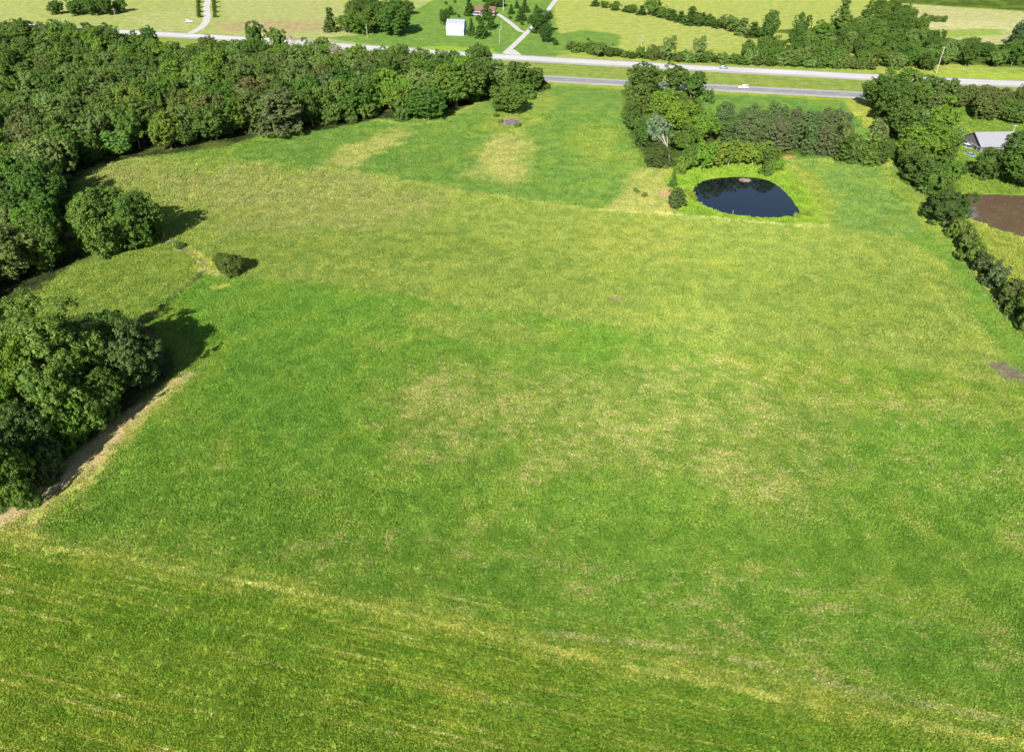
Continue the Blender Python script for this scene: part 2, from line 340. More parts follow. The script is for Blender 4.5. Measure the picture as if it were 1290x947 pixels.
def leaf_mat(name, inst=False, sat=1.0):
    """each crown's own colour comes from the object; leaf clusters vary around it"""
    m, t = mat(name); pos = N(t, 'ShaderNodeNewGeometry').outputs['Position']; oi = N(t, 'ShaderNodeObjectInfo')
    if inst: base = N(t, 'ShaderNodeAttribute', attribute_type='INSTANCER', attribute_name='own_colour').outputs['Vector']
    else: base = oi.outputs['Color']
    at = N(t, 'ShaderNodeAttribute', attribute_name='leaf_tone')
    n1 = noise(t, pos, .55, 3); n2 = at.outputs['Fac']
    c = mixc(t, ramp01(t, n1, .3, .7), mixc(t, 1.0, base, (.82, .86, .85), 'MULTIPLY'), mixc(t, 1.0, base, (1.12, 1.14, 1.0), 'MULTIPLY'))
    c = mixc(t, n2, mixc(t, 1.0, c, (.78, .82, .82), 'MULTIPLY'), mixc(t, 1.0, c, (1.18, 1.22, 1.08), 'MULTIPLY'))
    d = N(t, 'ShaderNodeBsdfDiffuse'); tr = N(t, 'ShaderNodeBsdfTranslucent'); gl = N(t, 'ShaderNodeBsdfGlossy'); gl.inputs['Roughness'].default_value = .55
    gl.inputs[0].default_value = (1, 1, 1, 1)
    mx = N(t, 'ShaderNodeMixShader'); mx.inputs[0].default_value = .34; m2 = N(t, 'ShaderNodeMixShader'); m2.inputs[0].default_value = .008
    t.links.new(c, d.inputs[0]); t.links.new(c, tr.inputs[0]); t.links.new(d.outputs[0], mx.inputs[1]); t.links.new(tr.outputs[0], mx.inputs[2])
    t.links.new(mx.outputs[0], m2.inputs[1]); t.links.new(gl.outputs[0], m2.inputs[2])
    o = N(t, 'ShaderNodeOutputMaterial'); t.links.new(m2.outputs[0], o.inputs[0]); return m
M_GROUND = ground_mat(); M_GRASS = grass_mat(); M_LEAF = leaf_mat('foliage'); M_LEAFI = leaf_mat('foliage_of_far_wood', True)
M_BARK = simple('bark', (.16,.125,.09), .95, .1); M_PALEBARK = simple('pale_bark', (.27,.24,.20), .95, .1)
M_TWIG = simple('dead_wood', (.30,.25,.21), .95, .1)

# ------------------------------------------------------------------ mesh helpers
def mesh_np(name, verts, faces, m, attrs=None, smooth=False):
    """faces: (n,k) array of equal polygons"""
    me = bpy.data.meshes.new(name); verts = np.asarray(verts, np.float32); faces = np.asarray(faces, np.int32)
    n, k = faces.shape
    me.vertices.add(len(verts)); me.vertices.foreach_set('co', verts.ravel())
    me.loops.add(n*k); me.loops.foreach_set('vertex_index', faces.ravel())
    me.polygons.add(n); me.polygons.foreach_set('loop_start', np.arange(0, n*k, k, dtype=np.int32))
    try: me.polygons.foreach_set('loop_total', np.full(n, k, np.int32))
    except Exception: pass
    if smooth: me.polygons.foreach_set('use_smooth', np.ones(n, bool))
    me.update(calc_edges=True); me.validate()
    if m: me.materials.append(m)
    for nm, ty, dom, arr in (attrs or []):
        a = me.attributes.new(nm, ty, dom)
        arr = np.asarray(arr, np.float32)
        a.data.foreach_set({'FLOAT': 'value', 'FLOAT_VECTOR': 'vector', 'FLOAT_COLOR': 'color'}[ty], arr.ravel())
    return me
def link(name, me, parent=None):
    o = bpy.data.objects.new(name, me); C.objects.link(o)
    if parent is not None: o.parent = parent
    return o
def tag(o, label=None, cat=None, group=None, kind=None):
    if label: o['label'] = label
    if cat: o['category'] = cat
    if group: o['group'] = group
    if kind: o['kind'] = kind
    return o
def empty(name, loc, rz=0):
    o = bpy.data.objects.new(name, None); C.objects.link(o); o.location = loc; o.rotation_euler = (0, 0, rz); o.empty_display_size = .5; return o
def bm_obj(name, bm, m, parent=None, smooth=False):
    me = bpy.data.meshes.new(name); bmesh.ops.recalc_face_normals(bm, faces=bm.faces); bm.to_mesh(me); bm.free(); me.materials.append(m)
    if smooth:
        for p in me.polygons: p.use_smooth = True
    return link(name, me, parent)
def bm_box(bm, x0, x1, y0, y1, z0, z1):
    v = [bm.verts.new(q) for q in ((x0,y0,z0),(x1,y0,z0),(x1,y1,z0),(x0,y1,z0),(x0,y0,z1),(x1,y0,z1),(x1,y1,z1),(x0,y1,z1))]
    for f in ((3,2,1,0),(4,5,6,7),(0,1,5,4),(1,2,6,5),(2,3,7,6),(3,0,4,7)): bm.faces.new([v[i] for i in f])
def box(name, b, m, parent, bevel=0):
    bm = bmesh.new(); bm_box(bm, *b)
    if bevel: bmesh.ops.bevel(bm, geom=bm.edges[:], offset=bevel, segments=2, affect='EDGES', profile=.5)
    return bm_obj(name, bm, m, parent)
def tube_np(pts, rad, n=6):
    pts = np.array(pts, float); V = []; F = []
    for k, p in enumerate(pts):
        d = pts[min(k+1, len(pts)-1)]-pts[max(k-1, 0)]; d /= np.linalg.norm(d)+1e-9
        a = np.cross(d, (1, .2, .1)); a /= np.linalg.norm(a); b = np.cross(d, a)
        for j in range(n):
            t = 2*math.pi*j/n; V.append(p+rad[k]*(a*math.cos(t)+b*math.sin(t)))
    for k in range(len(pts)-1):
        for j in range(n): F.append((k*n+j, k*n+(j+1) % n, (k+1)*n+(j+1) % n, (k+1)*n+j))
    return V, F
def tubes_mesh(name, tubes, m):
    V = []; F = []
    for pts, rad in tubes:
        v, f = tube_np(pts, rad); F += [tuple(i+len(V) for i in q) for q in f]; V += v
    return mesh_np(name, V, F, m, smooth=True)
def prism(name, prof, x0, x1, m, parent):
    """profile in (y, z), swept along x"""
    bm = bmesh.new(); a = [bm.verts.new((x0, y, z)) for y, z in prof]; b = [bm.verts.new((x1, y, z)) for y, z in prof]
    n = len(prof); bm.faces.new(a[::-1]); bm.faces.new(b)
    for k in range(n): bm.faces.new((a[k], a[(k+1) % n], b[(k+1) % n], b[k]))
    return bm_obj(name, bm, m, parent)

# ------------------------------------------------------------------ ground, one sheet
def axis(breaks):
    out = [breaks[0][0]]
    for a, b, s in [(breaks[i][0], breaks[i+1][0], breaks[i][1]) for i in range(len(breaks)-1)]:
        n = max(1, round((b-a)/s)); out += list(np.linspace(a, b, n+1)[1:])
    return np.array(out)
ax = axis([(-4000, 400), (-1200, 60), (-600, 6), (-330, 2.0), (-120, .8), (120, 2.0), (330, 6), (700, 60), (1200, 400), (4000, 1)])
ay = axis([(-1500, 300), (-300, 40), (0, 3), (45, .6), (135, 1.1), (330, 2.2), (700, 8), (900, 60), (1500, 500), (6000, 1)])
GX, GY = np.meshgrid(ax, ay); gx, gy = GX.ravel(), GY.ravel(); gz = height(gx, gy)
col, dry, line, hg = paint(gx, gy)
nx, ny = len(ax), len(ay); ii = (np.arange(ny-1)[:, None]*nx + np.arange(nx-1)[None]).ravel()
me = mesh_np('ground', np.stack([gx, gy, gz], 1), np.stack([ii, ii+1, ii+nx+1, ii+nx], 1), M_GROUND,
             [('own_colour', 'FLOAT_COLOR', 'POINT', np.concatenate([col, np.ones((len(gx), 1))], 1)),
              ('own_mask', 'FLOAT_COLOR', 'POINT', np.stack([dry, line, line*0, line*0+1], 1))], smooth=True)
tag(link('ground', me), kind='structure')
print('ground verts', len(gx))

# ------------------------------------------------------------------ water
def water_mat(name, col, rough, bumpd, ior=1.33):
    m, t = mat(name); pos = N(t, 'ShaderNodeNewGeometry').outputs['Position']
    p = principled(t, col, rough, .5, IOR=ior); b = N(t, 'ShaderNodeBump'); b.inputs['Strength'].default_value = .25; b.inputs['Distance'].default_value = bumpd
    t.links.new(noise(t, pos, 1.1, 3), b.inputs['Height']); t.links.new(b.outputs[0], p.inputs['Normal']); return m
def sheet(name, poly, z, m, grow=0):
    c = np.mean(poly, 0); p = [Vector((c[0]+(a-c[0])*(1+grow), c[1]+(b-c[1])*(1+grow), z)) for a, b in poly]
    bm = bmesh.new(); f = bm.faces.new([bm.verts.new(q) for q in p]); bmesh.ops.triangulate(bm, faces=[f]); return bm_obj(name, bm, m)
tag(sheet('pond_water', POND, -.12, water_mat('blue_pond_water', (.004,.006,.010), .015, .006), .02), kind='structure')
tag(sheet('muddy_pond_water', MUD, -.10, water_mat('muddy_water', (.100,.066,.040), .015, .003, 2.1), .01), kind='structure')

# ------------------------------------------------------------------ roads
def strip(name, line, off0, off1, z, m, z1=None, parent=None, dash=None, step=6):
    p = np.array(line); seg = np.linalg.norm(np.diff(p, axis=0), axis=1); s = np.concatenate([[0], np.cumsum(seg)])
    tt = np.linspace(0, s[-1], int(s[-1]/step)+2); q = np.stack([np.interp(tt, s, p[:, 0]), np.interp(tt, s, p[:, 1])], 1)
    d = np.gradient(q, axis=0); d /= np.linalg.norm(d, axis=1)[:, None]; nn = np.stack([-d[:, 1], d[:, 0]], 1)
    a = q+nn*off0; b = q+nn*off1; n = len(q)
    V = np.concatenate([np.c_[a, np.full(n, z)], np.c_[b, np.full(n, z if z1 is None else z1)]])
    F = [(k, k+1, n+k+1, n+k) for k in range(n-1) if dash is None or (k % dash[1]) < dash[0]]
    return link(name, mesh_np(name, V, F, m), parent)
def road_mat(name, a, b, sc=.5):
    m, t = mat(name); pos = N(t, 'ShaderNodeNewGeometry').outputs['Position']
    mp = N(t, 'ShaderNodeMapping'); t.links.new(pos, mp.inputs[0]); mp.inputs['Rotation'].default_value = (0, 0, -R_(-7)); mp.inputs['Scale'].default_value = (.05, 1, 1)
    c = mixc(t, ramp01(t, noise(t, mp.outputs[0], sc, 3), .35, .65), a, b); c = mixc(t, mathn(t, 'MULTIPLY', noise(t, pos, 3, 3), .3), c, tuple(q*.6 for q in a))
    principled(t, c, .9, .2); return m
M_CONC = road_mat('worn_concrete', (.34,.33,.32), (.44,.43,.41)); M_ASPH = road_mat('worn_asphalt', (.165,.165,.17), (.21,.21,.21))
M_SHO = road_mat('shoulder', (.22,.215,.19), (.30,.29,.26)); M_GRAV = road_mat('pale_gravel', (.33,.32,.29), (.44,.42,.38), 1.2)
M_LINE = simple('road_paint', (.8,.8,.78), .7); M_YEL = simple('yellow_road_paint', (.7,.5,.08), .7)
def road(nm, line, m, hw, sh):
    r = strip(nm, line, -hw, hw, .132, m); tag(r, kind='structure')
    for s in (-1, 1):
        tag(strip('road_shoulder', line, s*hw, s*(hw+sh), .128, M_SHO, .12), kind='structure')
        tag(strip('road_bank', line, s*(hw+sh), s*(hw+sh+2.5), .12, M_SHO, -.06), kind='structure')
        tag(strip('road_edge_line', line, s*(hw-.35)-.08, s*(hw-.35)+.08, .136, M_LINE if s > 0 else M_YEL), kind='structure')
    tag(strip('road_lane_line', line, -.07, .07, .137, M_LINE, dash=(1, 4), step=3), kind='structure')
road('far_road', FARROAD, M_CONC, 4.9, 1.6); road('near_road', NEARROAD, M_ASPH, 4.2, 1.2)
for nm, ln, wd in (('gravel_driveway', DRIVE_A, 1.9), ('gravel_driveway', DRIVE_B, 1.8), ('gravel_driveway', DRIVE_C, 2.6)):
    ln = ln[2:] if ln is not DRIVE_B else ln
    tag(strip(nm, ln, -wd, wd, .05 if ln is not DRIVE_B else .044, M_GRAV, step=3), kind='structure')
tag(sheet('gravel_yard', smooth_poly(PP([(631,72),(650,71),(662,73.5),(648,62),(643,64)])), .058, M_GRAV), kind='structure')

# ------------------------------------------------------------------ trees: shared meshes
def crown_mesh(name, R, z0, z1, nlobe, lobe_r, sub_r, leaf, nleaf, seed, shape='round', flat=1.0, gappy=0.0, m=None):
    r = np.random.default_rng(seed); cz = (z0+z1)/2; hz = (z1-z0)/2
    # main boughs over an uneven crown outline
    k = np.arange(nlobe)+.5; phi = np.arccos(1-2*k/nlobe)+r.normal(0, .1, nlobe); th = math.pi*(1+5**.5)*k + r.normal(0, .25, nlobe)
    D = np.stack([np.cos(th)*np.sin(phi), np.sin(th)*np.sin(phi), np.cos(phi)], 1)
    ph = r.uniform(0, 6.28, 4)
    irr = 1 + .15*np.sin(2*th+ph[0]) + .12*np.sin(3*th+ph[1])*np.sin(phi) + .10*np.sin(4*phi+ph[2]) + r.normal(0, .10, nlobe)
    if shape == 'cone':
        t = np.linspace(0.03, 1, nlobe); r.shuffle(t); t = np.sort(t)
        rad = R*(1-t)**.75*(.75+.25*np.sin(t*30)) ; Cn = np.stack([np.cos(th)*rad*.72, np.sin(th)*rad*.72, z0+(z1-z0)*t*.97], 1)
        LR = lobe_r*(.55+.75*(1-t))*r.uniform(.8, 1.2, nlobe)
    elif shape == 'pine':
        t = np.sort(r.uniform(0.0, 1, nlobe)); rad = R*np.sqrt(np.clip(1-(t*.92)**2.2, 0, 1))*r.uniform(.45, .95, nlobe)
        Cn = np.stack([np.cos(th)*rad*.85, np.sin(th)*rad*.85, z0+(z1-z0)*t*.93], 1); LR = lobe_r*r.uniform(.75, 1.25, nlobe)
    else:
        zz = D[:, 2]; prof = np.where(zz < 0, .86, 1.0)
        nd = int((1, 3, 2, 1, 4, 2, 3)[seed//7 % 7]); da = r.uniform(0, 6.28)+np.arange(nd)*6.28/nd; dr = r.uniform(.28, .45, nd); DC = np.stack([np.cos(da)*R*dr, np.sin(da)*R*dr, hz*r.uniform(-.45, .12, nd)], 1); DS = r.uniform(.66, .84, nd)
        DC[0] = (DC[0][0]*.3, DC[0][1]*.3, hz*.14); DS[0] = .9
        di = r.integers(0, nd, nlobe)
        Cn = DC[di] + D*irr[:, None]*DS[di][:, None]*np.array([R*.78, R*.78, hz*.76])*np.stack([prof, prof, np.ones(nlobe)], 1) + np.array([0, 0, cz]); LR = lobe_r*r.uniform(.6, 1.35, nlobe)
        if shape == 'plain': Cn = D*irr[:, None]*np.array([R*.74, R*.74, hz*.76])*np.stack([prof, prof, np.ones(nlobe)], 1) + np.array([0, 0, cz]); LR = lobe_r*r.uniform(.7, 1.3, nlobe)
    # bunches over each bough, leaf cards over each bunch
    w_ = LR**2; w_ /= w_.sum(); per = 12 if sub_r else 0
    nsub = int(nleaf/34); li = r.choice(nlobe, nsub, p=w_)
    sd_ = r.normal(size=(nsub, 3)); sd_[:, 2] += .25; sd_ /= np.linalg.norm(sd_, axis=1)[:, None]
    out = Cn[li]-np.array([0, 0, cz]); out /= np.linalg.norm(out, axis=1)[:, None]+1e-9
    flip = (sd_*out).sum(1) < -.35; sd_[flip] *= -1
    SC = Cn[li] + sd_*LR[li][:, None]*np.array([1, 1, flat])*r.uniform(.62, 1.15, nsub)[:, None]
    SR = sub_r*r.uniform(.65, 1.35, nsub); keep = r.uniform(size=nsub) > gappy; SC, SR = SC[keep], SR[keep]; sub_out = sd_[keep]; nsub = len(SC)
    tone_s = r.uniform(0, 1, nsub)
    si = r.integers(0, nsub, nleaf); d = r.normal(size=(nleaf, 3)); d += sub_out[si]*.9; d /= np.linalg.norm(d, axis=1)[:, None]
    Pc = SC[si] + d*SR[si][:, None]*np.array([1, 1, .75])*r.uniform(.55, 1.1, nleaf)[:, None]
    # dim heart of the crown
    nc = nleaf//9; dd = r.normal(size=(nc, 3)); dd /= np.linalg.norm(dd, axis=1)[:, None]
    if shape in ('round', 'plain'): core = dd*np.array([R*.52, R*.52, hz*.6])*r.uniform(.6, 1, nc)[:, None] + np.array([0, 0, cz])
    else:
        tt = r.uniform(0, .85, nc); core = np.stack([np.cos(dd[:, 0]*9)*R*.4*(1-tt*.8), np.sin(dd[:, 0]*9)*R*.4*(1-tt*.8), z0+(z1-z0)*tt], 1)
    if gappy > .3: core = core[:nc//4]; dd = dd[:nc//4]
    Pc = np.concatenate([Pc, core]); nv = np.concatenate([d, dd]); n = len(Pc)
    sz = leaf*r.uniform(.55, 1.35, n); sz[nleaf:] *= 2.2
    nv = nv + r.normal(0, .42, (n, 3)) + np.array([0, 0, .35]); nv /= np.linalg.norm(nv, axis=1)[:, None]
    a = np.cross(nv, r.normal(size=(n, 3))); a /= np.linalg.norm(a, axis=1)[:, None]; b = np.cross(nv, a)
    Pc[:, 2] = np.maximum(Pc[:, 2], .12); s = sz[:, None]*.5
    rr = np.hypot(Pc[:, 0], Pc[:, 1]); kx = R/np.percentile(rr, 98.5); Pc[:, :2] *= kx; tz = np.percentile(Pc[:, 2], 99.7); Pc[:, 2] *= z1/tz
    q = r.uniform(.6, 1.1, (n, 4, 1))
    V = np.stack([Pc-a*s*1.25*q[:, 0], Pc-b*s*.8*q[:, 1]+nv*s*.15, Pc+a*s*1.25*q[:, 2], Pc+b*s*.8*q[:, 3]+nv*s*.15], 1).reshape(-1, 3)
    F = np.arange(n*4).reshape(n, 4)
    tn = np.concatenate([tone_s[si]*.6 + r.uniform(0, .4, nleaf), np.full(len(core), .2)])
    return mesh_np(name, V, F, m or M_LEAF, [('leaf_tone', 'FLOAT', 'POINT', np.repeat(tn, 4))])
def trunk_mesh(name, H, r0, seed, m, limbs=6, spread=3.2, low=.25):
    r = np.random.default_rng(seed); T = []
    top = np.array([r.normal(0, .35), r.normal(0, .35), H]); mid = np.array([r.normal(0, .2), r.normal(0, .2), H*.5])
    T.append(([(0, 0, -.4), (0, 0, .25), mid*.5, mid, top], [r0*1.5, r0, r0*.8, r0*.6, r0*.15]))
    for k in range(limbs):
        t = low+(.9-low)*k/limbs; s = mid*(t*2) if t < .5 else mid+(top-mid)*(t*2-1)
        a = k*2.4+r.normal(0, .3); L = spread*(1-t*.5)*r.uniform(.7, 1.1)
        e = s+np.array([math.cos(a)*L, math.sin(a)*L, L*.75]); c = (s+e)/2+np.array([0, 0, -.15*L])
        T.append(([s, c, e], [r0*.42, r0*.28, r0*.07]))
    return tubes_mesh(name, T, m)

PROTO = {}   # kind -> list of (crown mesh, trunk mesh, radius, height)
def add_proto(kind, i, R, z0, z1, nlobe, lr, sr, leaf, nl, trunk, r0=.28, **kw):
    c = crown_mesh('crown_%s' % kind, R, z0, z1, nlobe, lr, sr, leaf, nl, 100+i*7+len(kind)*31, **kw)
    t = trunk_mesh('trunk_%s' % kind, z1*.85, r0, 5+i, trunk, spread=R*.6)
    PROTO.setdefault(kind, []).append((c, t, R, z1))
for i in range(7): add_proto('broad', i, 6.0, .2 + .3*(i % 3), 12.5, 44+6*(i % 3), 1.45, .62, .37, 21000, M_BARK)
for i in range(4): add_proto('near', i, 6.5, .2, 13.5, 60, 1.5, .58, .31, 40000, M_BARK)
for i in range(3): add_proto('loose', i, 5.5, 1.5, 13, 32, 1.5, .68, .40, 13000, M_BARK, gappy=.28)
for i in range(4): add_proto('pine', i, 3.8, 1.2, 12, 52, 1.1, .5, .32, 12000, M_BARK, r0=.2, shape='pine', flat=.55)
for i in range(2): add_proto('cedar', i, 3.0, .3, 10, 34, 1.25, .6, .42, 6000, M_BARK, r0=.18, shape='cone')
for i in range(4): add_proto('shrub', i, 2.6, .1, 4.2, 14, 1.1, .55, .34, 3800, M_BARK, r0=.1)
for i in range(2): add_proto('lifted', i, 5.2, 2.8, 9.5, 22, 1.8, .8, .46, 7500, M_PALEBARK, r0=.22)
for i in range(2): add_proto('dome', i, 6.5, .05, 11, 70, 1.5, .6, .32, 40000, M_BARK, shape='plain')
def dead_mesh(H, spread, seed, m):
    r = np.random.default_rng(seed); T = [([(0, 0, -.3), (.1, .05, H*.4), (.2, .1, H*.9)], [.22, .16, .03])]
    for k in range(24):
        t = r.uniform(.2, .85); a = r.uniform(0, 6.28); L = spread*r.uniform(.5, 1)*(1.1-t*.6); s = np.array([.15*t, .1*t, H*t*.95])
        e = s+np.array([math.cos(a)*L, math.sin(a)*L, L*r.uniform(.5, 1)]); T.append(([s, (s+e)/2+r.normal(0, .15, 3), e], [.09, .06, .02]))
        for j in range(5):
            b = s+(e-s)*r.uniform(.35, 1); T.append(([b, b+r.normal(0, 1, 3)*L*.3+np.array([0, 0, L*.22])], [.045, .015]))
    return tubes_mesh('bare_branches', T, m)
DEAD = [dead_mesh(11, 3.6, 3, M_TWIG), dead_mesh(10, 3.2, 9, M_TWIG)]

DK = (.058,.112,.022); MD = (.080,.145,.026); BR = (.100,.180,.024); YB = (.125,.195,.026); OL = (.088,.128,.036); PN = (.084,.130,.050); BL = (.075,.130,.052); PALE = (.145,.195,.11); LT = (.110,.180,.050); CED = (.068,.125,.026)
KN = dict(dome='broadleaf_tree', broad='broadleaf_tree', near='broadleaf_tree', loose='broadleaf_tree', pine='pine_tree', cedar='cedar_tree', shrub='shrub', lifted='broadleaf_tree')
trng = random.Random(4); ntree = 0
def plant(x, y, z, Rr, H, kind, colr, label, group=None, vi=None, rz=None, name=None, cat=None, jit=.10):
    global ntree
    pr = PROTO[kind]; c, t, R0, H0 = pr[trng.randrange(len(pr)) if vi is None else vi % len(pr)]
    e = empty(name or KN[kind], (x, y, z), trng.uniform(0, 6.28) if rz is None else rz)
    e.scale = (Rr/R0, Rr/R0*trng.uniform(.94, 1.06), H/H0)
    o = link('crown', c, e); j = [1+trng.uniform(-jit, jit) for _ in range(2)]
    o.color = (colr[0]*j[0]*1.22, colr[1]*j[1]*1.08, colr[2]*j[0]*1.05, 1)
    link('trunk', t, e); ntree += 1
    tag(e, label, cat or ('shrub' if kind == 'shrub' else 'tree'), group); return e
def tree_px(bx, by, ty, wpx, kind, colr, label, group=None, **kw):
    """base photo point, row of the top, width in photo points"""
    x, y, z = G(bx, by); d = depth(x, y, z)
    lo, hi = .5, 40
    for _ in range(30):
        m_ = (lo+hi)/2
        if rowof(x, y, z+m_) > ty: lo = m_
        else: hi = m_
    return plant(x, y, z, wpx*d/FPX/2*1.1, lo, kind, colr, label, group, **kw)
def fill(poly_px, spacing, fn, seed=1, maxn=9999, H=12):
    """scatter over a polygon of ground, nearest first"""
    poly = PP([(a, max(b, -125)) for a, b in poly_px]); p = np.array(poly); r = np.random.default_rng(seed); pts = []
    X0, X1, Y0, Y1 = p[:, 0].min(), p[:, 0].max(), p[:, 1].min(), p[:, 1].max()
    j = 0; yy = Y0
    while yy < Y1:
        xx = X0 + (j % 2)*spacing/2
        while xx < X1:
            pts.append((xx+r.normal(0, spacing*.17), yy+r.normal(0, spacing*.17))); xx += spacing
        yy += spacing*.87; j += 1
    pts = np.array(pts); k = sdf(pts[:, 0], pts[:, 1], poly) < 0; pts = pts[k]
    pts = pts[np.argsort(pts[:, 0]**2+pts[:, 1]**2)][:maxn]
    pts = [q for q in pts if visible(q[0], q[1]) and rowof(q[0], q[1], H) > -6]
    for q in pts: fn(float(q[0]), float(q[1]))
    return len(pts)
def pick(*a): return trng.choice(a)

def visible(x, y, m=14):
    d = depth(x, y); return abs(x)/d < 645/FPX + m/d
# ---- the big wood on the left
WOOD = [(-230,40),(0,56),(130,63),(240,70),(330,75),(440,85),(520,91),(600,93),(634,97),(645,110),(625,116),(598,122),(570,135),(520,146),(470,146),(420,153),(385,163),(330,168),(285,182),(235,193),(195,195),(150,200),(105,214),(92,226),(88,262),(70,280),(88,300),(80,335),(40,352),(0,375),(-200,450)]
wood_far = []; wc = [0]; WOODW = PP(WOOD)
WL = [('dense dark green broadleaf tree in the large wood left of the fields', DK), ('mid green broadleaf tree in the large wood left of the fields', MD),
      ('bright yellow green broadleaf tree in the large wood left of the fields', BR), ('dull olive broadleaf tree in the large wood left of the fields', OL), ('pale fresh green tree in the large wood left of the fields', LT)]
def wood_fn(x, y):
    if not visible(x, y) : return
    if (-300 < x < -215 and 385 < y < 400): return
    H = trng.uniform(9.5, 18); Rr = (.30+H*.022)*trng.uniform(9.0, 14.5)
    if y > 430 and x > -230: H *= .8
    k = trng.choices(range(5), (24, 30, 16, 12, 18))[0]
    if wc[0] >= 150 : wood_far.append((x, y, h1(x, y), Rr, H)+WL[k][1]); return
    wc[0] += 1
    kind = 'near' if y < 230 else pick('broad', 'broad', 'broad', 'loose')
    e = -sdf(np.array([x]), np.array([y]), WOODW)[0]; px_ = 645+x/depth(x, y)*FPX; row = rowof(x, y, 8)
    zone = ('on the edge by the green meadow' if px_ > 300 else 'on the edge by the hay field' if row < 230 else 'on the edge by the left pasture') if e < 9 and row > 90 else \
        'close to the far road' if row < 62 else 'at the left frame edge' if px_ < 60 else ('deep in its left part' if px_ < 200 else 'in its middle' if px_ < 380 else 'in its right part')
    if e >= 9 and row > 120 and px_ >= 60: zone += ', field side'
    big = 'large' if Rr > 7.3 else 'smaller'
    lab = '%s %s tree of the left wood, %s' % (big, ('dark', 'mid green', 'bright', 'olive', 'pale green')[k], zone)
    plant(x, y, h1(x, y), Rr, H, kind, WL[k][1], lab, 'trees of the large left wood', jit=.17)
nw = fill(WOOD, 11.0, wood_fn, 5)
print('wood', nw, wc, len(wood_far))

# ---- edge trees one can tell apart
tree_px(358,170,112,56,'pine',(.088,.130,.050),'broad grey green pine at the wood edge beside the green field', vi=0, name='pine_tree')
tree_px(318,165,118,40,'broad',OL,'olive round tree behind the grey green pine at the wood edge')
tree_px(415,156,130,34,'shrub',DK,'low dark thicket shrub right of the grey green pine', 'thicket shrubs along the wood edge')
tree_px(440,153,130,32,'shrub',DK,'low dark thicket shrub right of the grey green pine', 'thicket shrubs along the wood edge')
tree_px(465,149,130,30,'shrub',MD,'low dark thicket shrub right of the grey green pine', 'thicket shrubs along the wood edge')
tree_px(507,152,124,24,'shrub',DK,'smaller of the two rounded bushes standing out from the wood edge')
tree_px(540,151,112,48,'broad',DK,'large rounded dark tree standing out from the wood edge beside the smaller bush')
tree_px(575,135,80,60,'broad',MD,'big domed tree at the right end of the large wood')
tree_px(600,128,78,48,'broad',DK,'dark tree at the right tip of the large wood')
tree_px(455,140,98,46,'loose',OL,'olive brown leaved tree near the wood edge')
tree_px(420,140,92,36,'pine',(.075,.13,.06),'fresh green pine with layered boughs at the wood edge')
tree_px(640,142,104,44,'broad',MD,'broad green tree standing alone above the brush pile')
tree_px(655,118,76,36,'loose',DK,'dark ragged tree by the near road between wood and meadow')
tree_px(672,117,84,24,'loose',DK,'thin dark tree right of the ragged one by the near road')
tree_px(682,112,96,18,'shrub',DK,'dark shrub at the meadow corner by the near road')
tree_px(663,124,104,26,'shrub',MD,'green shrub between the lone broad tree and the meadow corner')
tree_px(327,68,28,26,'loose',DK,'small dark tree rising above the wood against the far road')
tree_px(356,76,34,24,'loose',MD,'slim tree rising above the wood left of the bare treetop')
tree_px(407,80,46,22,'loose',MD,'small crown above the wood against the far road')
tree_px(508,100,58,20,'loose',DK,'slim dark treetop above the wood near the farm lawn')
tree_px(193,66,33,20,'broad',DK,'dark treetop against the white road at the far left')
for (bx,by,ty,wp,lab) in ((372,78,42,26,'bare grey treetop left of the far road bend'),(424,92,56,26,'bare pale grey tree standing in the wood near the farm'),(438,100,62,24,'second bare grey tree just right of the pale one in the wood'),(204,178,148,22,'brown dead tree at the wood edge above the hay field'),(648,112,92,20,'bare brownish tree behind the lone broad tree')):
    x,y,z = G(bx,by); d = depth(x,y,z); H = (by-ty)*d/FPX*1.05
    e = empty('dead_tree',(x,y,z),trng.uniform(0,6)); e.scale = (wp*d/FPX/7,wp*d/FPX/7,H/11); link('branches',DEAD[0 if wp > 24 else 1],e); tag(e,lab,'tree')

for k, (bx, by, ty) in enumerate(((-8,54,24),(18,55,26),(42,56,27),(64,57,29),(86,58,31),(108,60,38))): tree_px(bx, by, ty, 34+4*(k%3), 'broad', (DK, MD, DK, LT, DK, MD)[k], 'tree hiding the highway at the far left, number %s from the frame edge' % ('one','two','three','four','five','six')[k], 'trees hiding the highway at the far left')
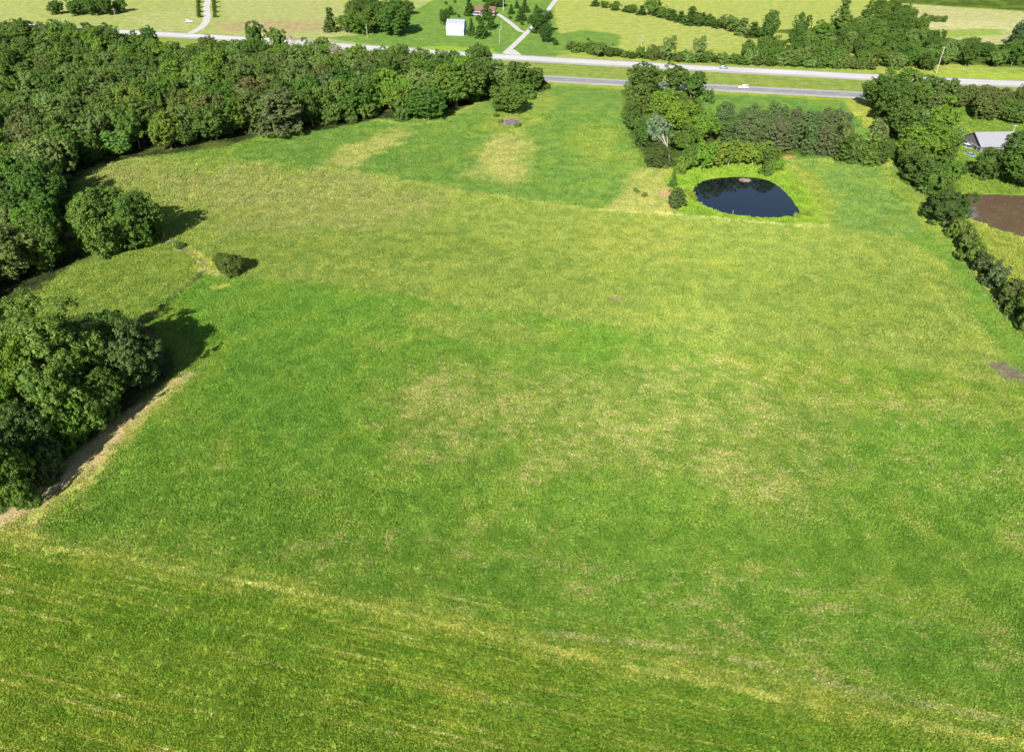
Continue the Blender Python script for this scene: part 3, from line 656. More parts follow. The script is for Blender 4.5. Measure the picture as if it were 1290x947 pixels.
# ---- left round trees and near clump
tree_px(143,311,238,88,'dome',MD,'large round green tree between the wood and the hay field', vi=0)
tree_px(182,309,244,56,'dome',(.062,.115,.022),'rounded tree joined to the right side of the large round one', vi=1)
tree_px(85,290,278,12,'shrub',YB,'small yellow green bush in the gap left of the large round tree')
tree_px(292,345,321,35,'dome',(.075,.115,.024),'dark wide shrub alone at the fence corner', vi=1, name='shrub', cat='shrub')
tree_px(276,334,320,11,'shrub',(.17,.19,.045),'yellow weedy bush touching the dark shrub at the fence corner', vi=1)
tree_px(226,313,306,14,'shrub',(.065,.11,.022),'tiny dark shrub between round tree and fence corner', vi=2)
for a in ((105,505,388,120,'near',MD,'tall dark green tree at the top of the near clump',0),(62,530,425,84,'near',(.085,.150,.016),'bright green tree on the left side of the near clump',1),
          (178,488,412,72,'near',(.064,.108,.032),'grey green tree at the right end of the near clump',2),(158,470,398,70,'near',DK,'dark tree at the back of the near clump beside its long shadow',3),
          (15,575,485,80,'near',(.095,.160,.018),'yellow green tree at the left frame edge of the near clump',0),(95,550,462,80,'near',MD,'dense green tree in the middle of the near clump',1),
          (140,530,470,56,'near',(.062,.110,.020),'mid green tree at the front of the near clump above the bare bank',2),(95,560,505,44,'shrub',(.075,.165,.020),'fresh green bush at the front foot of the near clump',0),
          (45,590,515,70,'near',(.054,.100,.026),'dull dark tree low on the left of the near clump',3),(25,635,550,66,'near',(.070,.130,.020),'leafy tree at the lower tip of the near clump beside the track',0),
          (70,600,560,40,'shrub',(.066,.095,.034),'greyish shrub with bare twigs beside the bare bank',1),(-20,625,550,70,'near',MD,'green tree half out of frame left of the near clump',2),
          (-22,560,490,70,'near',MD,'tree cut by the frame behind the near clump',3),(195,470,424,36,'near',BL,'small bluish tree beside the long shadow',1)):
    tree_px(*a[:7], vi=a[7])
tree_px(-40,420,385,44,'near',MD,'tree outside the left edge whose shadow reaches into the pasture')

# ---- central grove by the pond
cg = 'trees of the grove above the pond'
for a in ((812,122,79,42,'broad',DK,'tall dark tree at the far left end of the pond grove'),(848,118,81,34,'loose',DK,'tall dark tree at the far middle of the pond grove'),(870,124,92,34,'loose',DK,'dark narrow tree at the far right of the pond grove'),
          (800,146,104,34,'broad',MD,'green tree on the left flank of the pond grove'),(832,150,112,38,'broad',BR,'bright green tree inside the pond grove'),(864,150,116,38,'broad',MD,'round green tree on the right flank of the pond grove'),
          (797,163,126,28,'broad',DK,'dark tree low on the left flank of the pond grove'),(818,172,132,36,'broad',MD,'leafy tree in the middle of the pond grove'),(880,180,140,44,'broad',BR,'bright tree right of the pale willow'),(856,166,128,36,'broad',YB,'yellow green tree behind the pale willow'),
          (808,185,152,28,'broad',DK,'dark tree beside the round one at the grove foot'),(862,192,158,34,'broad',MD,'green tree between willow and pond row'),(826,211,181,34,'near',DK,'very round dark green tree at the foot of the grove'),
          (858,219,196,20,'shrub',BR,'bright round shrub at the left end of the pond row'),(847,236,212,11,'cedar',CED,'small narrow cedar left of the pond'),(849,261,238,26,'shrub',(.058,.090,.028),'dark round shrub standing alone left of the pond'),
          (870,212,182,24,'broad',MD,'dark green tree at the left end of the pond row'),(970,214,186,26,'broad',MD,'green tree at the right end of the pond row'),(966,221,203,20,'shrub',MD,'dark shrub at the right corner of the pond bank'),(978,215,198,16,'shrub',BR,'bright shrub at the right corner of the pond bank'),
          (893,130,112,14,'shrub',DK,'small dark bush at the right edge of the grove by the strip field')):
    tree_px(*a)
for k, (bx, by) in enumerate(((886,214),(902,212),(917,210),(932,209),(947,209),(958,206))):
    tree_px(bx, by, 177+abs(k-2)*1.2, 26, 'lifted', YB if k % 2 else BR, 'bright yellow green tree with pale trunk in the row above the pond', 'row of bright trees above the pond')
# the pale willow with its leaning bare trunk
x, y, z = G(844, 207); e = empty('willow_tree', (x, y, z)); tag(e, 'pale silvery willow with a long bare leaning trunk beside the round dark tree', 'tree')
cw = link('crown', crown_mesh('willow_crown', 6.2, 8.0, 19.5, 22, 1.7, .8, .45, 7000, 77, gappy=.2), e); cw.color = PALE+(1,); cw.location = (-5.6, 2, 0)
link('trunk', tubes_mesh('willow_trunk', [([(0,0,-.3),(-.6,.1,3),(-1.8,.5,6.5),(-3.6,1,10),(-5,1.6,15)], [.5,.42,.36,.28,.1]), ([(-1,.2,4),(-3.2,.4,8),(-6.2,.8,12)], [.28,.2,.08]),
     ([(-1.8,.5,6.5),(-2.3,.2,10),(-3.2,0,14)], [.25,.18,.06]), ([(-3.6,1,10),(-6.5,2.2,13),(-8,2.5,15)], [.2,.14,.05])], M_PALEBARK), e)

# ---- pine plantation
fill([(903,160),(960,158),(1050,166),(1068,178),(1060,197),(1040,198),(985,193),(930,190),(905,184)], 6.3,
     lambda x, y: plant(x, y, 0, trng.uniform(3.2, 4.1), trng.uniform(8.5, 13), 'pine', PN, 'olive grey pine of the plantation block, %s, %s' % ('front row' if rowof(x, y, 0) > 187 else 'back rows' if rowof(x, y, 0) < 171 else 'middle rows', 'left end' if 645+x/depth(x, y)*FPX < 940 else 'right end' if 645+x/depth(x, y)*FPX > 1020 else 'centre'), 'pines of the plantation block', jit=.14), 8)
for a in ((1066,203,170,28,'cedar',CED),(1080,205,168,28,'broad',CED),(1094,207,170,26,'cedar',MD),(1108,208,172,22,'broad',DK)): tree_px(*a, 'dark green tree at the right end of the pine block', 'trees at the right end of the pine block')
tree_px(1062,196,150,26,'loose',OL,'greyish thin tree at the right edge of the pines'); tree_px(1098,198,152,24,'loose',(.115,.16,.055),'pale olive tree at the corner right of the pine block')

# ---- right grove
for a in ((1110,138,92,56,'broad',DK,'big dark tree at the near road end of the right grove'),(1130,126,86,44,'broad',MD,'green tree by the near road in the right grove'),(1128,158,108,54,'broad',DK,'dense dark tree on the left flank of the right grove'),
          (1150,148,104,44,'broad',MD,'green tree in the middle of the right grove'),(1182,165,120,46,'broad',BR,'bright tree on the right side of the right grove'),(1143,182,135,50,'broad',DK,'dark tree below the bare twiggy one in the right grove'),
          (1157,206,156,58,'near',BR,'large bright domed tree in the lower right grove'),(1140,212,178,34,'broad',MD,'mid green tree left of the bright domed tree'),(1180,205,165,40,'broad',MD,'tree between bright dome and lawn'),
          (1160,232,196,52,'near',DK,'dark tree at the lower left edge of the right grove'),(1185,236,200,38,'broad',MD,'tree at the lower right edge of the right grove'),(1170,244,216,36,'shrub',(.060,.120,.022),'leafy shrub at the bottom of the right grove'),
          (1200,190,152,20,'loose',LT,'slender pale green tree beside the lawn'),(1205,222,205,30,'shrub',DK,'low spreading shrub by the lawn below the grove'),(1168,160,118,40,'broad',OL,'olive tree behind the twiggy one'),
          (1112,168,150,30,'shrub',MD,'shrub under the left flank of the right grove'),(1170,130,96,44,'broad',OL,'grey olive tree by the near road right of the grove'),(1190,140,100,36,'broad',OL,'round olive tree near the far road gap')):
    tree_px(*a)
x,y,z = G(1155,172); d = depth(x,y,z); e = empty('dead_tree',(x,y,z)); e.scale = (1.1,1.1,1.15); link('branches',DEAD[0],e); tag(e,'purplish bare twiggy tree in the middle of the right grove','tree')
fill([(1200,128),(1310,133),(1330,165),(1290,158),(1262,156),(1225,152),(1208,150)], 9.5, lambda x, y: plant(x, y, 0, trng.uniform(5, 6.5), trng.uniform(9, 11.5), 'broad', pick(OL, (.085,.12,.035), OL, MD), 'olive green tree in the stand behind the grey roofed house', 'trees behind the grey roofed house'), 9)
tree_px(1276,232,168,66,'near',DK,'very large dark spreading tree in front of the grey roofed house', vi=1)
tree_px(1310,242,170,70,'near',DK,'dark spreading tree cut by the right frame edge before the house', vi=2)
tree_px(1240,226,188,34,'near',DK,'lower left dome of the dark foliage before the grey roofed house', vi=0)
# ---- hedge down the right side
for k, a in enumerate(((1189,282,243,50,'near',(.045,.085,.022),'large dark round tree at the top of the boundary hedge'),(1203,300,276,28,'shrub',(.085,.125,.025),'yellowish bush under the large round hedge tree'),(1213,318,290,28,'shrub',MD,'upright green bush in the boundary hedge'),
          (1224,332,304,34,'shrub',MD,'widest green bush in the middle of the boundary hedge'),(1238,345,320,26,'shrub',(.052,.085,.025),'dark bush in the middle of the boundary hedge'),(1250,362,334,36,'shrub',(.075,.115,.045),'grey green bush above the gap in the boundary hedge'),
          (1266,384,354,38,'shrub',(.055,.095,.020),'dark bush just below the gap in the boundary hedge'),(1282,398,366,32,'shrub',(.060,.105,.020),'green bush at the lower end of the boundary hedge'),(1298,420,384,34,'shrub',MD,'bush of the boundary hedge cut by the right frame edge'),
          (1180,262,238,24,'shrub',(.08,.16,.02),'fresh green shrub above the large round hedge tree'))):
    tree_px(*a, vi=k)

# ---- beyond the far road
hg_l = 'scrubby green tree in the hedgerow along the far road'
for k in range(40):
    t = k/39; bx = 718+t*380; by = np.interp(bx, [718,760,870,950,1060,1100], [64,72,80,83,88,90]) - trng.uniform(0, 2.5)
    hp = trng.uniform(8, 17)*(1+.35*t); tree_px(bx, by, by-hp, trng.uniform(13, 21), pick('shrub', 'broad', 'loose', 'shrub'), pick(MD, LT, DK, OL, MD), hg_l + (', left end' if k < 9 else ', opposite the pond grove' if k < 20 else ', above the near road cars' if k < 29 else ', right end'), 'hedgerow trees along the far road')
for bx, by, ty in ((840,78,45),(877,80,46),(752,72,56)): tree_px(bx, by, ty, 20, 'loose', LT, {840:'tall pale tree left in the hedgerow by the far road',877:'tall pale tree right in the hedgerow by the far road',752:'brownish mound of scrub at the left of the hedgerow'}[bx])
fl = [(750,8),(762,11),(775,14),(788,15),(796,17),(808,19),(820,21),(833,23),(845,26),(857,28),(870,31),(880,33),(892,34),(905,36),(915,38),(925,41),(935,44),(948,47),(960,50)]
for k, (bx, by) in enumerate(fl): hp = trng.uniform(7, 13) if k < 6 else trng.uniform(13, 24); tree_px(bx, by, by-hp, hp*.9+4, pick('broad', 'loose', 'broad', 'cedar'), pick(DK, MD, DK, LT), 'dark tree in the row between yellow hay fields, ' + ('far upper left end' if k < 6 else 'middle' if k < 13 else 'lower right end'), 'tree row between the yellow hay fields')
tree_px(1057,40,-2,30,'cedar',CED,'tallest pointed tree beyond the far road'); tree_px(1087,41,7,30,'cedar',CED,'second pointed tree right of the tallest one beyond the far road')
tree_px(965,54,14,24,'broad',DK,'tall dark tree left of the meadow gap'); tree_px(1005,55,18,22,'broad',DK,'dark tree above the meadow gap'); tree_px(1030,62,28,34,'loose',MD,'broad tree right of the meadow gap')
def zl(text, x, y, cuts):
    px_ = 645+x/depth(x, y)*FPX; k = sum(px_ > c for c in cuts); back = 'back' if rowof(x, y, 0) < 66 else 'front'
    where = ('left end', 'left middle', 'right middle', 'right end')[k]
    l = '%s, %s row, %s' % (text, back, where); return l, text+' group'
FARW = [(930,66),(960,64),(975,62),(1010,63),(1020,50),(1060,45),(1100,42),(1145,44),(1180,62),(1200,66),(1300,72),(1340,86),(1300,88),(1200,86),(1160,90),(1085,88),(1010,84),(930,80)]
belt = []
def belt_fn(x, y):
    if rowof(x, y, 0) < 78: belt.append((x, y, 0, trng.uniform(5, 7), trng.uniform(8, 12))+pick(MD, DK, MD, LT)); return
    plant(x, y, 0, trng.uniform(5, 7), trng.uniform(8, 12), pick('broad', 'broad', 'loose'), pick(MD, DK, MD, LT), *zl('tree of the belt beyond the far road', x, y, (1010, 1100, 1190)))
fill(FARW, 12.5, belt_fn, 12)
mbt = []; fill([(1095,-8),(1115,-8),(1135,20),(1165,50),(1130,48),(1105,30)], 10.5, lambda x, y: mbt.append((x, y, 0, trng.uniform(5, 7), trng.uniform(9, 13))+pick(MD, DK)), 13)
fill([(1255,60),(1330,50),(1350,74),(1275,72)], 11, lambda x, y: plant(x, y, 0, trng.uniform(6, 8), trng.uniform(13, 16), 'broad', (.045,.085,.035), 'tall dark bluish tree at the far right edge beyond the road', 'tall dark trees at the far right'), 14)
for bx, by in ((1180,28),(1188,28),(1173,27)): tree_px(bx, by, by-8, 9, 'shrub', MD, 'small bush alone in the pale tan field', 'small bushes in the tan field')
mtr = []; fill([(1130,-30),(1340,-20),(1340,20),(1290,15),(1200,11),(1140,5)], 12.5, lambda x, y: mtr.append((x, y, 0, trng.uniform(6,8), trng.uniform(9, 13))+pick(DK, (.05,.09,.03))), 15)
# top left and top middle woods
mtl = []; fill([(18,-45),(205,-45),(205,-4),(168,10),(143,20),(80,20),(48,14),(25,0)], 12.5, lambda x, y: mtl.append((x, y, 0, trng.uniform(6, 8), trng.uniform(10, 15))+pick(MD, DK, DK)), 16)
mtc = []; fill([(450,-45),(545,-45),(528,2),(512,22),(490,30),(445,30),(440,0)], 12.5, lambda x, y: mtc.append((x, y, 0, trng.uniform(6, 8), trng.uniform(10, 14))+pick(MD, DK, DK)), 17)
for a in ((418,40,10,20,'cedar',DK,'narrow tree at the left corner of the copse by the tan field'),(440,42,14,30,'broad',MD,'green tree left in the copse front'),(470,42,8,44,'broad',MD,'big round tree in the copse front behind the pole'),(497,45,2,50,'broad',DK,'biggest round tree at the right of the copse by the lawn'),(455,42,24,30,'shrub',MD,'low growth at the foot of the copse')):
    tree_px(*a)
# farmstead trees
for a in ((560,33,11,13,'broad','dark tree left of the white barn'),(568,19,8,12,'cedar','small tree behind the left end of the white barn'),(591,20,-2,13,'cedar','tall tree just left of the red roofed house'),(594,45,23,11,'cedar','pointed tree right beside the white barn'),
          (607,48,23,16,'cedar','front tree of the cluster right of the white barn'),(618,37,13,14,'cedar','tree at the right side of the cluster near the driveway'),(613,26,2,15,'cedar','tall tree hiding the right end of the red roofed house'),(602,26,19,8,'shrub','low bush below the red roofed house'),
          (644,18,6,9,'cedar','pointed tree near the white driveway pole'),(651,11,1,7,'cedar','slim pointed tree behind the driveway lawn'),(661,16,-1,12,'cedar','tall tree on the lawn between the driveways'),(656,27,10,14,'cedar','front tree of the lawn group between the driveways'),
          (658,32,25,6,'shrub','tiny bush below the lawn group'),(643,24,20,5,'shrub','tiny shrub on the lawn beside the driveway'),(676,11,6,5,'shrub','tiny tree beside the upper driveway'),(699,57,50,8,'shrub','small round shrub right of the driveway trees'),(722,63,57,12,'shrub','low shrub left of the hedgerow'),
          (741,51,48,4,'shrub','tiny dark bush on the green mound'),(578,22,18,5,'shrub','tiny bush behind the barn roof'),(562,6,2,4,'shrub','tiny bush at the back of the farm lawn'),(573,4,0,4,'shrub','small tree at the very back of the farm lawn')):
    tree_px(*a[:5], (.045,.09,.018), a[5])
tree_px(679,42,12,30,'near',(.042,.085,.018),'big round dark tree at the fork of the driveways'); tree_px(688,54,32,15,'broad',(.042,.085,.018),'smaller rounded tree in front of the big one at the fork')
for bx, by in ((612,2),(622,9),(630,9),(606,-2),(617,-6),(628,-4)): tree_px(bx, by, by-15, 16, 'broad', DK, 'dark tree in the cluster behind the red roofed house', 'trees behind the red roofed house')
for k, y_ in enumerate((-8, -2, 4, 10, 16, 22)):
    tree_px(249.5+k*.4, y_, y_-9, 6.5, 'cedar', (.075,.13,.025), 'small pointed conifer in the row left of the gravel lane', 'conifers left of the gravel lane')
    tree_px(269+k*.5, y_, y_-9, 6.5, 'cedar', (.075,.13,.025), 'small pointed conifer in the row right of the gravel lane', 'conifers right of the gravel lane')
print('trees', ntree)

# the back of the big wood, one mass
def point_instances(name, pts, attrs, coll, m=None, scale='pscale', rotz='protz'):
    me = bpy.data.meshes.new(name); me.vertices.add(len(pts)); me.vertices.foreach_set('co', np.asarray(pts, np.float32).ravel()); me.update()
    for nm, ty, arr in attrs:
        a = me.attributes.new(nm, ty, 'POINT'); a.data.foreach_set({'FLOAT': 'value', 'FLOAT_VECTOR': 'vector'}[ty], np.asarray(arr, np.float32).ravel())
    o = link(name, me); g = bpy.data.node_groups.new(name+'_scatter', 'GeometryNodeTree')
    g.interface.new_socket('Geometry', in_out='INPUT', socket_type='NodeSocketGeometry'); g.interface.new_socket('Geometry', in_out='OUTPUT', socket_type='NodeSocketGeometry')
    i = N(g, 'NodeGroupInput'); q = N(g, 'NodeGroupOutput'); ins = N(g, 'GeometryNodeInstanceOnPoints'); ci = N(g, 'GeometryNodeCollectionInfo')
    ci.inputs[0].default_value = coll; ci.inputs[1].default_value = True; ci.inputs[2].default_value = True
    g.links.new(i.outputs[0], ins.inputs['Points']); g.links.new(ci.outputs[0], ins.inputs['Instance']); ins.inputs['Pick Instance'].default_value = True
    def na(n, t): a = N(g, 'GeometryNodeInputNamedAttribute', data_type=t); a.inputs[0].default_value = n; return a.outputs[0]
    g.links.new(na(rotz, 'FLOAT_VECTOR'), ins.inputs['Rotation']); g.links.new(na(scale, 'FLOAT_VECTOR'), ins.inputs['Scale'])
    rv = N(g, 'FunctionNodeRandomValue', data_type='INT'); rv.inputs['Max'].default_value = len(coll.objects)-1 if len(coll.objects) else 0
    g.links.new(rv.outputs[2], ins.inputs['Instance Index']); g.links.new(ins.outputs[0], q.inputs[0])
    md = o.modifiers.new('scatter', 'NODES'); md.node_group = g; return o
fc = bpy.data.collections.new('far_crowns')
for k, (c, t, R0, H0) in enumerate(PROTO['broad'][:5]):
    c2 = c.copy(); c2.materials[0] = M_LEAFI; fc.objects.link(bpy.data.objects.new('far_crown', c2))
for nm, lst, lab in (('wood_mass', wood_far, 'back part of the large left wood along the highway, crowns merging into one mass'), ('belt_wood_mass', belt, 'back of the tree belt beyond the far road, crowns merging together'),
        ('tree_belt_mass', mbt, 'belt of dark trees running up between hay field and tan field'), ('dark_wood_mass', mtr, 'dark wood behind the tan field at the top right'), ('copse_mass', mtc, 'dark back of the copse beside the farm lawn'), ('distant_wood_mass', mtl, 'wood cut by the top edge beyond the road at the top left')):
    if not lst: continue
    wf = np.array(lst); n = len(wf); wf[:, 5:8] *= (1.2, 1.08, 1.05)
    o = point_instances(nm, wf[:, :3], [('pscale', 'FLOAT_VECTOR', np.stack([wf[:, 3]/6, wf[:, 3]/6, wf[:, 4]/12.5], 1)), ('own_colour', 'FLOAT_VECTOR', wf[:, 5:8]),
        ('protz', 'FLOAT_VECTOR', np.stack([wf[:, 0]*0, wf[:, 0]*0, rng.uniform(0, 6.28, n)], 1))], fc)
    tag(o, lab, 'wood', kind='stuff')

# ------------------------------------------------------------------ grass
gc = bpy.data.collections.new('grass_patches')
for s in range(5):
    r = np.random.default_rng(s); nt_ = 62; nb = 248; c = np.repeat(r.uniform(-.7, .7, (nt_, 2)), 4, 0)+r.normal(0, .055, (nb, 2)); hgt = np.repeat(r.uniform(.5, 1.5, nt_), 4)*r.uniform(.10, .22, nb); wd = r.uniform(.03, .075, nb)
    a = r.uniform(0, 6.28, nb); le = r.normal(0, .07, (nb, 2)); dx, dy = np.cos(a)*wd, np.sin(a)*wd; z0 = np.full(nb, -.02)
    V = np.stack([np.stack([c[:, 0]-dx, c[:, 1]-dy, z0], 1), np.stack([c[:, 0]+dx, c[:, 1]+dy, z0], 1), np.stack([c[:, 0]+le[:, 0]+dx*.4, c[:, 1]+le[:, 1]+dy*.4, hgt], 1), np.stack([c[:, 0]+le[:, 0]*1.4-dx*.4, c[:, 1]+le[:, 1]*1.4-dy*.4, hgt*.9], 1)], 1).reshape(-1, 3)
    gc.objects.link(bpy.data.objects.new('grass_patch', mesh_np('grass_patch', V, np.arange(nb*4).reshape(nb, 4), M_GRASS)))
PX, PS = [], []
for y0, y1, st, sc in ((38, 90, .95, .95), (90, 150, 1.3, 1.3), (150, 240, 1.6, 1.5), (240, 352, 2.1, 1.95)):
    yy = np.arange(y0, y1, st); xm = .75*(y1*CP+CAMH*SP)+12; xx = np.arange(-xm, xm, st); X, Y = np.meshgrid(xx, yy); X = X.ravel(); Y = Y.ravel()
    X = X+rng.uniform(-.5, .5, X.shape)*st; Y = Y+rng.uniform(-.5, .5, Y.shape)*st
    k = np.abs(X) < .72*(Y*CP+CAMH*SP)+10; PX.append(np.stack([X[k], Y[k]], 1)); PS.append(np.full(k.sum(), sc))
XY = np.concatenate(PX); PS = np.concatenate(PS); k = ~nograss(XY[:, 0], XY[:, 1]); XY, PS = XY[k], PS[k]
col, dry, line, hg = paint(XY[:, 0], XY[:, 1]); k = (hg > .65) | (rng.uniform(size=len(hg)) < hg*.8)
XY, PS, col, dry, line, hg = XY[k], PS[k], col[k], dry[k], line[k], hg[k]
zz = height(XY[:, 0], XY[:, 1]); n = len(XY)
hs = PS**.75*hg*(.8+.5*fbm(XY[:, 0], XY[:, 1], 9, 91))
o = point_instances('grass', np.c_[XY, zz], [('pscale', 'FLOAT_VECTOR', np.stack([PS, PS, hs], 1)), ('protz', 'FLOAT_VECTOR', np.stack([PS*0, PS*0, rng.uniform(0, 6.28, n)], 1)),
     ('own_colour', 'FLOAT_VECTOR', col), ('own_mask', 'FLOAT_VECTOR', np.stack([dry, line, line*0], 1))], gc)
tag(o, 'grass covering the hay fields, pasture and pond banks', 'grass', kind='stuff')
print('grass points', n)

# ------------------------------------------------------------------ buildings
M_WHITE = simple('white_painted_metal', (.36,.38,.42), .55, .4, .04); M_TRIM = simple('grey_trim', (.30,.31,.33), .6); M_GLASS = simple('window_glass', (.03,.04,.05), .08, .8, .02)
M_REDROOF = simple('red_brown_shingles', (.15,.075,.065), .9, .2, .12, 3); M_GREYROOF = simple('grey_shingles', (.20,.20,.22), .9, .2, .08, 3); M_WALLD = simple('dark_board_wall', (.13,.12,.11), .85)
M_WALLW = simple('pale_siding', (.62,.60,.55), .8); M_BRICKW = simple('brown_brick_wall', (.28,.16,.11), .9); M_WOODP = simple('weathered_pole_wood', (.27,.24,.20), .9, .1, .1, 4); M_POST = simple('fence_post_wood', (.22,.19,.15), .95)
M_METAL = simple('galvanised_metal', (.62,.63,.65), .4, .5, .05); M_TYRE = simple('tyre_rubber', (.02,.02,.02), .9); M_LAMP = simple('lamp_lens', (.7,.7,.68), .2, .6); M_TAIL = simple('red_lens', (.35,.02,.02), .3, .6)
def ribbed(name, col, period=.9):
    m, t = mat(name); g = N(t, 'ShaderNodeTexCoord').outputs['Object']; sx = N(t, 'ShaderNodeSeparateXYZ'); t.links.new(g, sx.inputs[0])
    wv = mathn(t, 'PINGPONG', sx.outputs[0], period/2); k = ramp01(t, wv, 0, .08); c = mixc(t, k, tuple(q*.86 for q in col), col)
    p = principled(t, c, .5, .4); b = N(t, 'ShaderNodeBump'); b.inputs['Distance'].default_value = .04; t.links.new(k, b.inputs['Height']); t.links.new(b.outputs[0], p.inputs['Normal']); return m
M_RIB = ribbed('white_ribbed_roof_metal', (.205,.225,.26))
def slab(name, a, b, y0, z0, y1, z1, th, m, parent):
    """a sloping roof sheet between x = a..b from (y0,z0) to (y1,z1)"""
    n = Vector((0, -(z1-z0), y1-y0)).normalized()*th
    if n.z < 0: n = -n
    return prism(name, [(y0, z0), (y1, z1), (y1+n.y, z1+n.z), (y0+n.y, z0+n.z)], a, b, m, parent)
def window(parent, x0, x1, z0, z1, y, side=-1, fm=None):
    f = box('window', (x0-.08, x1+.08, min(y, y+side*.06), max(y, y+side*.06), z0-.08, z1+.08), fm or M_WHITE, parent)
    y2 = y+side*.07; g = box('pane', (x0, x1, min(y2-.01, y2+.01), max(y2-.01, y2+.01), z0, z1), M_GLASS, f); box('sill', (x0-.12, x1+.12, min(y, y+side*.14), max(y, y+side*.14), z0-.14, z0-.08), fm or M_WHITE, f); return f
# white gambrel barn; its long side faces the camera
bx_, by_, _ = G(562.5, 44.6); bw = 12.0; bd = 9.5
b = empty('white_barn', (bx_, by_, 0), R_(-9)); tag(b, 'white metal barn with a gambrel roof on the farm lawn', 'barn')
prof = [(0, 0), (0, 3.8), (1.5, 7.0), (bd/2, 9.2), (bd-1.5, 7.0), (bd, 3.8), (bd, 0)]
prism('wall', prof, 0, bw, M_WHITE, b)
for (y0, z0), (y1, z1) in zip(prof[1:5], prof[2:6]): slab('roof', -.3, bw+.3, y0, z0+.02, y1, z1+.02, .09, M_RIB, b)
box('ridge_cap', (-.32, bw+.32, bd/2-.25, bd/2+.25, 9.30, 9.37), M_TRIM, b)
d = box('door', (bw+.01, bw+.08, bd/2-1.6, bd/2+1.6, 0, 3.6), M_TRIM, b); box('foundation', (-.1, bw+.1, -.1, bd+.1, -.3, .12), M_TRIM, b)
# red roofed house
hx, hy, _ = G(592, 19); h = empty('ranch_house', (hx, hy, 0), R_(-6)); tag(h, 'low house with red brown roof between farmyard trees', 'house')
box('wall', (0, 19, 0, 9, 0, 2.9), M_BRICKW, h); box('foundation', (-.1, 19.1, -.1, 9.1, -.3, .2), M_TRIM, h)
slab('roof', -.7, 19.7, -2.2, 2.5, 4.5, 5.4, .16, M_REDROOF, h); slab('roof', -.7, 19.7, 9.8, 2.7, 4.5, 5.4, .16, M_REDROOF, h)
prism('gable', [(0, 2.9), (9, 2.9), (4.5, 5.3)], 0, .15, M_WALLW, h); prism('gable', [(0, 2.9), (9, 2.9), (4.5, 5.3)], 18.85, 19, M_WALLW, h)
box('fascia', (-.72, 19.72, -2.28, -2.2, 2.35, 2.68), M_WHITE, h); box('porch_floor', (4, 15, -2.1, 0, 0, .2), M_CONC, h)
for k in range(4): box('porch_post', (4.2+k*3.5, 4.35+k*3.5, -2.0, -1.85, .2, 2.55), M_WHITE, h)
d = box('door', (8.6, 9.7, -.08, -.01, .2, 2.3), M_WHITE, h); box('handle', (9.5, 9.58, -.16, -.08, 1.15, 1.25), M_METAL, d)
for k, xx in enumerate((1.5, 5.3, 11.2, 15.4)): window(h, xx, xx+1.7, 1.0, 2.2, 0)
box('chimney', (12.4, 13.3, 4.8, 5.7, 4.2, 6.6), M_BRICKW, h)
# grey roofed building on the right
gx0, gy0, _ = G(1233.5, 192.5); g_ = empty('grey_roofed_house', (gx0, gy0, 0), R_(3)); tag(g_, 'building with a plain pale grey roof and dark end wall, half behind a dark tree', 'house')
gl_, gd_ = 22, 13
box('wall', (0, gl_, 0, gd_, 0, 3.4), M_WALLD, g_); prism('gable', [(0, 3.4), (gd_, 3.4), (gd_/2, 6.9)], 0, .16, M_WALLD, g_); prism('gable', [(0, 3.4), (gd_, 3.4), (gd_/2, 6.9)], gl_-.16, gl_, M_WALLD, g_)
slab('roof', -.5, gl_+.5, -.7, 3.1, gd_/2, 7.0, .16, M_GREYROOF, g_); slab('roof', -.5, gl_+.5, gd_+.7, 3.1, gd_/2, 7.0, .16, M_GREYROOF, g_)
box('barge_board', (-.56, -.5, -.7, gd_/2, 2.9, 3.05), M_WHITE, g_); box('foundation', (-.1, gl_+.1, -.1, gd_+.1, -.3, .15), M_TRIM, g_)
bm = bmesh.new()
for y0, y1 in ((2.2, 3.6), (5.6, 7.2), (9.3, 10.7)):
    f = box('window', (-.07, 0, y0-.08, y1+.08, 1.1, 2.5), M_WHITE, g_); box('pane', (-.1, -.07, y0, y1, 1.2, 2.4), M_GLASS, f)
bm.free(); d = box('door', (-.09, 0, 7.9, 8.9, .15, 2.3), M_WHITE, g_); box('handle', (-.16, -.09, 8.0, 8.1, 1.1, 1.2), M_METAL, d)
window(g_, 2, 3.6, 1.1, 2.4, 0); window(g_, 6, 7.6, 1.1, 2.4, 0)
ax_, ay_ = gx0+15.6, gy0+gd_/2
a = empty('roof_antenna', (ax_, ay_+.9, 6.9)); tag(a, 'white antenna mast with a crossbar on the grey roof ridge', 'antenna')
link('mast', tubes_mesh('mast', [([(0, 0, 0), (0, 0, 1.3), (0, 0, 2.6)], [.09, .08, .07])], M_WHITE), a)
link('crossbar', tubes_mesh('crossbar', [([(-1.1, 0, 2.6), (0, 0, 2.65), (1.1, 0, 2.6)], [.07, .07, .07])]+[([(k*.5, -.5, 2.64), (k*.5, .5, 2.64)], [.035, .035]) for k in (-2, -1, 0, 1, 2)], M_WHITE), a)

